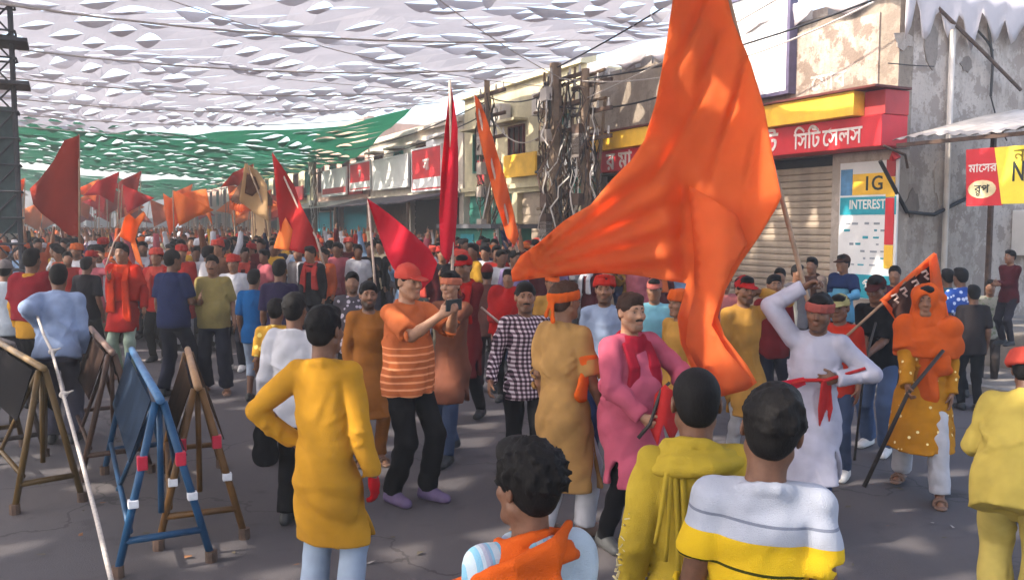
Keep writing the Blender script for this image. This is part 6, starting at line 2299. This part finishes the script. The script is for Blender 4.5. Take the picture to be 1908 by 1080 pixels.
who(298, 124, 462, 0, 'man in a red shirt with coral scarf over his head, first crowd row', [('shirt', fb((200, 50, 44)), dict(sl=0.97)), TR(BLACK), ('shoe', SHOE_K, {}), ('turban', CORAL, {}), ('scarf', CORAL, {})], tone='b', seed=44, h=0.0165)
who(168, 132, 478, 175, 'man in a black shirt with white mark, turned to the crowd', [('tshirt', fb((36, 34, 40)), dict(sl=0.5)), TR(BLACK), ('shoe', SHOE_K, {})], tone='c', seed=45, h=0.0165)
who(440, 132, 474, 0, 'man in a white shirt and red headcloth beside the khaki T-shirt', [('shirt', WHITE, dict(sl=0.97)), TR(DKNAVY), ('shoe', SHOE_W, {}), ('turban', fb((196, 60, 50)), {})], tone='b', face=True, seed=46, h=0.0145)
who(908, 152, 492, 182, 'man in a brown shirt walking away behind the checked shirt', [('shirt', fb((110, 72, 66)), dict(sl=0.5)), TR(fb((66, 52, 56))), ('shoe', SHOE_K, {}), ('cap', fb((120, 40, 40)), {})], tone='c', seed=47, h=0.0165)
who(948, 160, 500, 350, 'man in a scarlet shirt carrying bundled red cloth', [('shirt', RED, dict(sl=0.97, loose=0.04, wr=0.02)), TR(BLACK), ('shoe', SHOE_K, {}), ('shawl', RED, dict(low=0.14, off=0.05, wr=0.02))], tone='b', seed=48, h=0.0165)
who(1028, 175, 506, 10, 'man in a yellow kurta and orange cap behind the tan kurta', [('kurta', GOLD, dict(kurta=0.5)), TR(WHITE), ('sandal', LEATH, {}), ('cap', ORNG, {})], tone='b', face=True, seed=49, h=0.0145)
who(660, 175, 505, 10, 'man in a grey patterned shirt behind the ochre kurta', [('shirt', fb((86, 80, 88), pat='floral', c2=S(190, 180, 190)), dict(sl=0.97)), TR(BLACK), ('shoe', SHOE_K, {})], tone='b', beard=0.5, seed=50, h=0.0145)


# ---------------------------------------------------------------- things held and carried
def stick(label, pts, Y, r, mat, cloth=None, name='stick', dY=None, cat='stick'):
    p = [at(x, y, Y + (dY[i] if dY else 0)) for i, (x, y) in enumerate(pts)]
    e = empty(name, p[0], 0, label, cat)
    b = MB()
    b.tube([q - p[0] for q in p], r, 8, r * 0.8)
    b.build('shaft', mat, e, smooth=True)
    for poly, m, f, st in cloth or ():
        cloth_mesh('cloth', poly, Y, f, st, p[0], m, e, 0.008)
    return e


def hand_px(m, sk, sc, right=True):
    w = sk.haR if right else sk.haL
    e_ = sk.elR if right else sk.elL
    p = m @ Vector((w + nrm(w - e_) * 0.075) * sc)
    x, y, s_ = proj(p)
    return x, y, p.y


hx, hy, hY = hand_px(m13, sk13, sc13)
stick('dark stick with a crimson cloth held across the pink kurta', [(hx - 22, hy + 26), (hx, hy), (1232, 726), (1248, 712)], hY - 0.02, 0.012, M_blackp,
      [([(1222, 735), (1240, 716), (1256, 730), (1262, 800), (1250, 822), (1236, 790), (1226, 828), (1214, 800)], M_redf, hang(0.3, 0.05, 8.0), 7.0)])
hx, hy, hY = hand_px(m19, sk19, sc19, False)
stick('thin level stick with a crimson wrap in front of the white kurta', [(1430, 722), (1500, 708), (hx, hy), (1612, 686)], hY - 0.02, 0.013, M_redf,
      [([(1432, 714), (1498, 702), (1502, 716), (1470, 728), (1434, 730)], M_crimson, hang(0.3, 0.02, 9.0), 6.0),
       ([(1530, 712), (1546, 700), (1552, 760), (1540, 810), (1526, 800), (1524, 760)], M_redf, hang(1.3, 0.04, 7.0), 7.0)])
hx, hy, hY = hand_px(m22, sk22, sc22)
stick('long black stick slanting down from the sequinned kurta to the road', [(1610, 906), (hx, hy), (1758, 652)], hY - 0.02, 0.017, M_blackp)
hx, hy, hY = hand_px(m21, sk21, sc21)
stick('thin cane under the hands of the man in black', [(1592, 858), (hx, hy), (1632, 600)], hY - 0.02, 0.012, M_blackp)
stick('tall pale bamboo pole standing by the dark shirted man', [(1786, 728), (1800, 610), (1812, 560)], 10.2, 0.022, M_cane, cat='pole', name='bamboo_pole')
stick('thin bent cane beside the pale bamboo pole', [(1832, 650), (1812, 690), (1816, 560)], 10.0, 0.014, M_cane, cat='pole', name='bamboo_pole')
stick('white cane sticking out of the bundled red cloth', [(936, 606), (896, 572)], 8.9, 0.014, M_pale)
# pennant with saffron border on a slanting cane
PNM = flag_mat('dark_pennant_cloth', (0.05, 0.022, 0.018, 1), 0.15)
e = flag('dark triangular pennant with a saffron border on a slanting cane', 6.75, [(1566, 636), (1650, 560), (1742, 472)],
         [([(1650, 556), (1742, 484), (1748, 500), (1690, 606), (1668, 592)], PNM, hang(0.4, 0.05, 14.0), 7.0, 0.0),
          ([(1638, 560), (1740, 470), (1746, 482), (1652, 562)], M_orange, hang(0.4, 0.03, 9.0), 6.0, -0.03),
          ([(1730, 478), (1744, 472), (1758, 540), (1768, 590), (1770, 606), (1748, 600), (1736, 560)], M_orange, hang(0.1, 0.07, 8.0), 7.0, -0.05),
          ([(1640, 558), (1652, 562), (1690, 606), (1736, 560), (1752, 600), (1720, 622), (1686, 622)], M_orange, hang(0.9, 0.05, 9.0), 7.0, -0.02)], M_cane, 0.012)
M_pmark = flag_mat('pennant_print', (0.55, 0.42, 0.36, 1), 0.2)
for k, (x, y) in enumerate(((1668, 556), (1684, 544), (1706, 530), (1724, 512))):
    pts = [(x - 7, y - 4), (x + 1, y - 8), (x + 5, y - 2), (x - 1, y + 3), (x + 6, y + 8)]
    b = MB()
    b.tube([at(q[0], q[1], 6.66) - e.location for q in pts], 0.010, 5)
    b.build('print_mark', M_pmark, e)


def phone(label, p, yaw):
    e = empty('phone', p, yaw, label, 'phone')
    bx(e, 'case', M_ink, -0.08, 0.08, -0.006, 0.006, -0.04, 0.04, 0.004)
    bx(e, 'screen', plain('phone_screen', (0.05, 0.06, 0.08, 1), 0.1), -0.074, 0.074, -0.0085, -0.0065, -0.035, 0.035)


for (m, sk, sc, lab, yw) in ((m7, sk7, sc7, 'phone held up by the man in the orange polo shirt', R(52 + 180)), (m9, sk9, sc9, 'phone held up by the man in the brown kurta', R(335 + 180))):
    a = m @ Vector((sk.haL + nrm(sk.haL - sk.elL) * 0.10) * sc)
    c = m @ Vector((sk.haR + nrm(sk.haR - sk.elR) * 0.10) * sc)
    phone(lab, (a + c) / 2, yw)
# black shoulder bag by the white shirt
p = at(494, 815, feet(556, 272).y - 0.05)
e = empty('bag', p, 0.2, 'black cloth bag hanging beside the man in the white shirt', 'bag')
F = Field()
F.ell((0, 0, 0), (0.075, 0.05, 0.15), None, 0.02)
F.ell((0.0, 0, -0.12), (0.085, 0.055, 0.08), None, 0.05)
link('bag_body', make_mesh(F, 'bag_body', 1.0, 0.012, None, wrinkler(4, 0.012, 1.6)), BLACK, e)
b = MB()
b.tube([(-0.05, 0, 0.12), (-0.02, 0, 0.3), (0.06, 0.02, 0.5), (0.05, 0, 0.12)], 0.008, 6)
b.build('strap', BLACK, e)


# ---------------------------------------------------------------- barricades
def barricade(label, near, farp, col, h=1.02, spread=0.26, panel=None, marks=True, s_near=None):
    A, B = at_z(near[0], near[1], h), at_z(farp[0], farp[1], h)
    mid = Vector((A.x, A.y, 0))
    ax = (B - A)
    L = ax.length
    an = math.atan2(ax.y, ax.x)
    e = empty('barricade', mid, an, label, 'barricade')
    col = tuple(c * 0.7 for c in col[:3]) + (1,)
    M = plain('barricade_paint', col, 0.5, nscale=6, var=0.35, bump=0.15)
    MRUST = M_rust
    mark = plain('red_reflector', S(186, 40, 62), 0.4)
    wh = plain('white_tag', (0.68, 0.68, 0.70, 1), 0.5)
    b = MB()
    b.tube([(-0.06, 0, h), (L * 0.5, 0, h - 0.004), (L + 0.05, 0, h)], 0.026, 10)
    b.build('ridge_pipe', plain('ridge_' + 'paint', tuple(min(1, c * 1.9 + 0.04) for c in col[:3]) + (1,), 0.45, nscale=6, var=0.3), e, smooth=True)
    for x, m_, sp in ((0.0, M, spread), (L, M, spread * 0.9)):
        for sg in (-1, 1):
            d = 0.06 if x == 0 else -0.05
            g = MB()
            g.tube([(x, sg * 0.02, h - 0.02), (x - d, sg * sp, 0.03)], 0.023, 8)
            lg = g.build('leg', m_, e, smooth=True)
            f = MB()
            f.tube([(x - d, sg * sp, 0.0), (x - d, sg * sp, 0.07)], 0.036, 8)
            f.build('foot', MRUST, lg)
            if marks and x == 0:
                for u, mt, w in ((0.36, mark, 0.042), (0.60, wh, 0.024)):
                    P_ = Vector((x - d * u - 0.0, sg * (0.02 + (sp - 0.02) * u), h - 0.02 + (0.03 - h + 0.02) * u))
                    g = MB()
                    g.box(P_.x - 0.028, P_.x + 0.028, P_.y - 0.029, P_.y + 0.029, P_.z - w, P_.z + w)
                    g.build('reflector' if mt is mark else 'tag', mt, lg, bevel=0.006)
        g = MB()
        u = 0.80
        g.tube([(x - d * u, -sp * u - 0.02, h * (1 - u)), (x - d * u, sp * u + 0.02, h * (1 - u))], 0.022, 8)
        g.build('crossbar', m_, e, smooth=True)
    g = MB()
    g.tube([(0.02, 0, h - 0.03), (0.10, 0.0, 0.30)], 0.018, 8)
    g.build('strut', M, e, smooth=True)
    for k in range(2):
        g = MB()
        sg = 1 if k else -1
        g.tube([(0.04, sg * 0.03, h - 0.05), (L * 0.45, sg * spread * 0.75, 0.22)], 0.016, 8)
        g.build('strut', M, e, smooth=True)
    g = MB()
    g.tube([(-0.05, spread * 0.72, 0.26), (L, spread * 0.70, 0.26)], 0.018, 8)
    g.build('side_rail', M, e, smooth=True)
    if panel is not None:
        pm = plain('barricade_sheet', tuple(c * 0.45 for c in panel[:3]) + (1,), 0.95, nscale=3, var=0.45, spec=0.05)
        for sg in (-1, 1):
            g = MB()
            zt_, zb_ = h - 0.03, h * 0.60
            y0, y1 = sg * 0.035, sg * (0.035 + (spread - 0.03) * 0.55)
            vs = [(0.12, y0, zt_), (L - 0.12, y0, zt_), (L - 0.14, y1, zb_), (0.18, y1, zb_)]
            vs += [(a, b_ + sg * 0.006, c) for a, b_, c in vs]
            g.add(vs, [(0, 1, 2, 3), (7, 6, 5, 4), (0, 4, 5, 1), (1, 5, 6, 2), (2, 6, 7, 3), (3, 7, 4, 0)])
            g.build('sheet', pm, e)
    return e


barricade('blue painted steel barricade nearest the camera with red reflectors', (297, 742), (246, 652), S(30, 82, 122), panel=S(58, 76, 100, 0.8))
barricade('yellow-brown steel barricade between the blue one and the yellow kurta', (368, 718), (350, 652), S(120, 84, 42), panel=S(84, 62, 44))
barricade('rusty brown barricade beyond the blue one', (208, 655), (170, 612), S(92, 66, 52), panel=S(76, 58, 50), marks=False)
barricade('dark barricade with yellow legs at the edge of the crowd', (78, 684), (-10, 632), S(104, 78, 34), panel=S(34, 31, 33), marks=False, spread=0.22)
barricade('second dark barricade standing behind the yellow legged one', (20, 640), (-60, 610), S(84, 74, 70), panel=S(40, 38, 42), marks=False, spread=0.22)
# rope tied between the bending man and a barricade out of sight
pts = [at(70, 590, 7.7), at(82, 625, 7.3), at(97, 655, 6.9), at(118, 735, 6.0), at(150, 850, 5.0), at(180, 965, 4.3), at(212, 1100, 3.75)]
e = empty('rope', pts[0], 0, 'pale rope stretched from the bending man down past the barricades', 'rope')
b = MB()
b.tube([p - pts[0] for p in pts], 0.012, 7)
b.build('strand', M_rope, e, smooth=True)
for p in (pts[2], pts[3]):
    F = Field()
    F.ell(p - pts[0], (0.03, 0.024, 0.028), None, 0.01)
    F.cone(p - pts[0], p - pts[0] + Vector((0.07, 0, 0.03)), 0.012, 0.007)
    link('knot', make_mesh(F, 'knot', 1.0, 0.008), M_rope, e)

# ---------------------------------------------------------------- the packed crowd
PAL = [('white', (222, 220, 224), 18), ('cream', (224, 206, 170), 8), ('orange', (222, 104, 56), 13), ('red', (180, 48, 42), 9), ('maroon', (96, 36, 42), 8), ('navy', (44, 52, 84), 10),
       ('black', (38, 36, 40), 12), ('pale blue', (150, 180, 214), 8), ('yellow', (220, 168, 60), 9), ('grey', (130, 124, 126), 8), ('lilac', (150, 130, 172), 4), ('pink', (206, 110, 120), 5), ('brown', (120, 80, 62), 6)]
PALM = {n: fb(c) for n, c, _ in PAL}
PW = [w for _, _, w in PAL]
LEGM = [BLACK, DKNAVY, JEANS, GREYT, fb((120, 110, 96)), WHITE]
HEADM = {'red': fb((178, 54, 48)), 'saffron': fb((222, 112, 56)), 'coral': CORAL, 'white': WHITE}
protos = []
rs = random.Random(77)
poses = [dict(), dict(lf=(-0.1, 0.2, 0.085), rf=(0.1, -0.15, 0.1)), dict(rh=(0.25, 0.1, 1.95), re=(1, 0, -0.2)), dict(lh=(-0.25, 0.15, 1.9), rh=(0.25, 0.15, 1.9), le=(-1, 0, -0.2), re=(1, 0, -0.2)),
         dict(rh=(0.1, 0.34, 1.3), lh=(-0.1, 0.34, 1.25)), dict(head=(0.5, 0, 0)), dict(lh=(-0.3, 0.2, 1.6), le=(-1, 0.2, -0.6)), dict(head=(-0.4, 0.1, 0), rh=(0.1, 0.3, 1.0))]
i = 0
for pz in poses:
    for gar, hd in ((('shirt', dict(sl=0.97, hem=-0.12)), None), (('kurta', dict(kurta=0.52)), 'turban'), (('tshirt', dict(sl=0.5, hem=-0.1)), None), (('shirt', dict(sl=0.97, hem=-0.12)), 'scarf'))[(i % 2) * 2:(i % 2) * 2 + 2]:
        root = empty('person')
        wear = [(gar[0], PALM['white'], gar[1]), TR(BLACK), ('shoe', SHOE_K, {})]
        if hd:
            wear.append((hd, RED, {}))
        sk = Skel(**pz)
        person(root, sk, 1.0, wear, h=0.0205, tone='bcab'[i % 4], beard=0.6 if i % 3 == 0 else 0.0, seed=100 + len(protos), hair=('crop' if hd == 'turban' else 'short'), curl=(0.7, 0.7))
        protos.append((root, list(root.children), gar[0], hd))
    i += 1
taken = [(TWP.x, TWP.y)] + [(o.location.x, o.location.y) for o in bpy.data.objects if o.parent is None and o.get('category') == 'person']
cand = []
rs = random.Random(5)
for _ in range(9000):
    t_, off = rs.uniform(2, 36), rs.uniform(1.35, 12.2)
    p = fw(t_, off, 0)
    if p.y < 6:
        continue
    x, y, s_ = proj(p + Vector((0, 0, 1.3)))
    if x < -25 or x > 1300:
        continue
    if x < 770:
        if p.y < 14.2 + 0.8 * math.sin(x * 0.03):
            continue
    elif x < 1010:
        if p.y < 11.2 or (p.y < 15 and rs.random() < 0.55):
            continue
    else:
        if p.y < 8.8 or rs.random() < 0.3:
            continue
    cand.append((p.y, p, x))
placed = []
for Y, p, x in cand:
    m_ = 0.46
    if any((p.x - q[0]) ** 2 + (p.y - q[1]) ** 2 < m_ * m_ for q in placed) or any((p.x - q[0]) ** 2 + (p.y - q[1]) ** 2 < 0.45 for q in taken):
        continue
    placed.append((p.x, p.y, x))
placed.sort(key=lambda q: q[1])
NIND = 232
GROUP = 'marchers in the packed crowd'
limit_y = placed[min(NIND, len(placed) - 1)][1]
used = set()
for k, (x, y, px) in enumerate(placed[:NIND]):
    pi = rs.randrange(len(protos))
    root, kids, gar, hd = protos[pi]
    cn = rs.choices([n for n, _, _ in PAL], PW)[0]
    hn = rs.choice(list(HEADM)) if hd else None
    first = pi not in used
    used.add(pi)
    r2 = root if first else root.copy()
    if not first:
        COL.objects.link(r2)
    sc = rs.uniform(0.93, 1.03)
    r2.location = (x, y, 0)
    r2.scale = (sc, sc, sc)
    back = rs.random() < 0.12
    r2.rotation_euler = (0, 0, R(180 + rs.gauss(-12, 28) + (180 if back else 0)))
    lm = rs.choice(LEGM)
    gw = {'shirt': 'shirt', 'kurta': 'kurta', 'tshirt': 'T-shirt'}[gar]
    hw_ = {'turban': 'turban', 'cap': 'cap', 'scarf': 'scarf'}.get(hd)
    tag(r2, 'person in %s %s%s, %s crowd rows %s' % (cn, gw, (' and %s %s' % (hn, hw_)) if hd else ', bareheaded', ('front', 'second', 'middle', 'rear')[min(3, int(k / NIND * 4))], zone(px)), 'person', GROUP)
    for c in kids:
        c2 = c if first else c.copy()
        if not first:
            COL.objects.link(c2)
            c2.parent = r2
        m = None
        if c.name.split('.')[0] in ('shirt', 'kurta', 'tshirt'):
            m = PALM[cn]
        elif c.name.startswith('trousers'):
            m = lm
        elif c.name.split('.')[0] in ('turban', 'cap', 'scarf'):
            m = HEADM[hn]
        if m is not None:
            c2.material_slots[0].link = 'OBJECT'
            c2.material_slots[0].material = m
for pi, (root, kids, gar, hd) in enumerate(protos):
    if pi not in used:
        for c in kids:
            bpy.data.objects.remove(c)
        bpy.data.objects.remove(root)

# the rest of the crowd, too far to tell apart: one body of simple figures
def far_crowd():
    V, Q, C = [], [], []
    rs = np.random.RandomState(8)
    n = 6
    ang = np.arange(n) * 2 * math.pi / n
    prof = [(0.0, 0.10, 0.10), (0.45, 0.12, 0.11), (0.85, 0.17, 0.12), (1.10, 0.17, 0.12), (1.32, 0.21, 0.12), (1.42, 0.17, 0.10), (1.46, 0.06, 0.06), (1.50, 0.06, 0.07), (1.55, 0.075, 0.09), (1.63, 0.078, 0.095), (1.70, 0.06, 0.07), (1.73, 0.01, 0.01)]
    skins = np.array([SKINS['a'], SKINS['b'], SKINS['c']])
    cols = np.array([S(*c)[:3] for _, c, _ in PAL])
    w = np.array(PW, float)
    w /= w.sum()
    base = 0
    for t_ in np.arange(12, 96, 0.62):
        for off in np.arange(1.4, 12.4, 0.62):
            tt, oo = t_ + rs.uniform(-0.2, 0.2), off + rs.uniform(-0.2, 0.2)
            p = fw(tt, oo, 0)
            if p.y < limit_y or p.y > 75:
                continue
            px = proj(p + Vector((0, 0, 1.5)))[0]
            if px < -20 or px > 830:
                continue
            sc = rs.uniform(0.92, 1.06)
            shirt = cols[rs.choice(len(cols), p=w)]
            legs = np.array([0.03, 0.03, 0.04]) * rs.uniform(0.5, 3)
            sk_ = skins[rs.randint(3)]
            hat = rs.rand() < 0.3
            hairc = cols[rs.choice([2, 3, 3, 2, 0])] if hat else np.array([0.012, 0.01, 0.009])
            yaw = rs.uniform(-0.6, 0.6)
            ca, sa = math.cos(yaw), math.sin(yaw)
            def ring(z, rx, ry, cx=0, cy=0):
                x, y = cx + rx * np.cos(ang), cy + ry * np.sin(ang)
                return np.stack([p.x + (x * ca - y * sa) * sc, p.y + (x * sa + y * ca) * sc, np.full(n, z * sc)], 1)
            for i, (z, rx, ry) in enumerate(prof):
                V.append(ring(z, rx, ry))
                c = legs if z < 0.8 else shirt if z < 1.45 else sk_ if z < 1.6 else hairc
                cc = np.tile(np.append(c, 1), (n, 1))
                if 1.5 <= z < 1.66:
                    cc[:, :3] = np.where((np.sin(ang) > 0.3)[:, None], hairc, sk_ if not (hat and z > 1.6) else hairc)
                C.append(cc)
            m = len(prof)
            for i in range(m - 1):
                for k in range(n):
                    a = base + i * n + k
                    b_ = base + i * n + (k + 1) % n
                    Q.append((a, b_, b_ + n, a + n))
            base += m * n
            for sg in (-1, 1):
                up = rs.rand() < 0.16
                sh = np.array([sg * 0.22, 0, 1.38])
                el = np.array([sg * 0.30, -0.05, 1.55 if up else 1.12])
                ha = np.array([sg * 0.26, -0.10, 1.85 if up else 0.90])
                for j, q in enumerate((sh, el, ha)):
                    r_ = (0.055, 0.045, 0.035)[j]
                    x, y = q[0] + r_ * np.cos(ang[::2]), q[1] + r_ * np.sin(ang[::2])
                    V.append(np.stack([p.x + (x * ca - y * sa) * sc, p.y + (x * sa + y * ca) * sc, np.full(3, q[2] * sc)], 1))
                    C.append(np.tile(np.append(shirt if j < 2 else sk_, 1), (3, 1)))
                for i in range(2):
                    for k in range(3):
                        a, b_ = base + i * 3 + k, base + i * 3 + (k + 1) % 3
                        Q.append((a, b_, b_ + 3, a + 3))
                base += 9
    V, C = np.concatenate(V), np.concatenate(C)
    me = mesh_np('crowd', V, quads=Q)
    a = me.color_attributes.new('Col', 'FLOAT_COLOR', 'POINT')
    a.data.foreach_set('color', C.astype(np.float32).ravel())
    t = NT('crowd_cloth')
    at_ = t.n('Attribute', attribute_name='Col')
    o = link('crowd', me, t.bsdf(at_.outputs[0], 0.85, spec=0.15))
    tag(o, 'dense far crowd filling the street under the green canopies', 'crowd', kind='stuff')


far_crowd()

# ---------------------------------------------------------------- light haze over the street
b = MB()
b.box(-310, 310, -160, 460, -1.0, 11.2)
t = NT('haze')
pv = t.n('VolumePrincipled')
pv.inputs['Color'].default_value = (0.95, 0.93, 0.94, 1)
pv.inputs['Density'].default_value = 0.0062
pv.inputs['Anisotropy'].default_value = 0.3
t.l(pv.outputs[0], t.out.inputs[1])
tag(b.build('haze', t.m), kind='stuff')
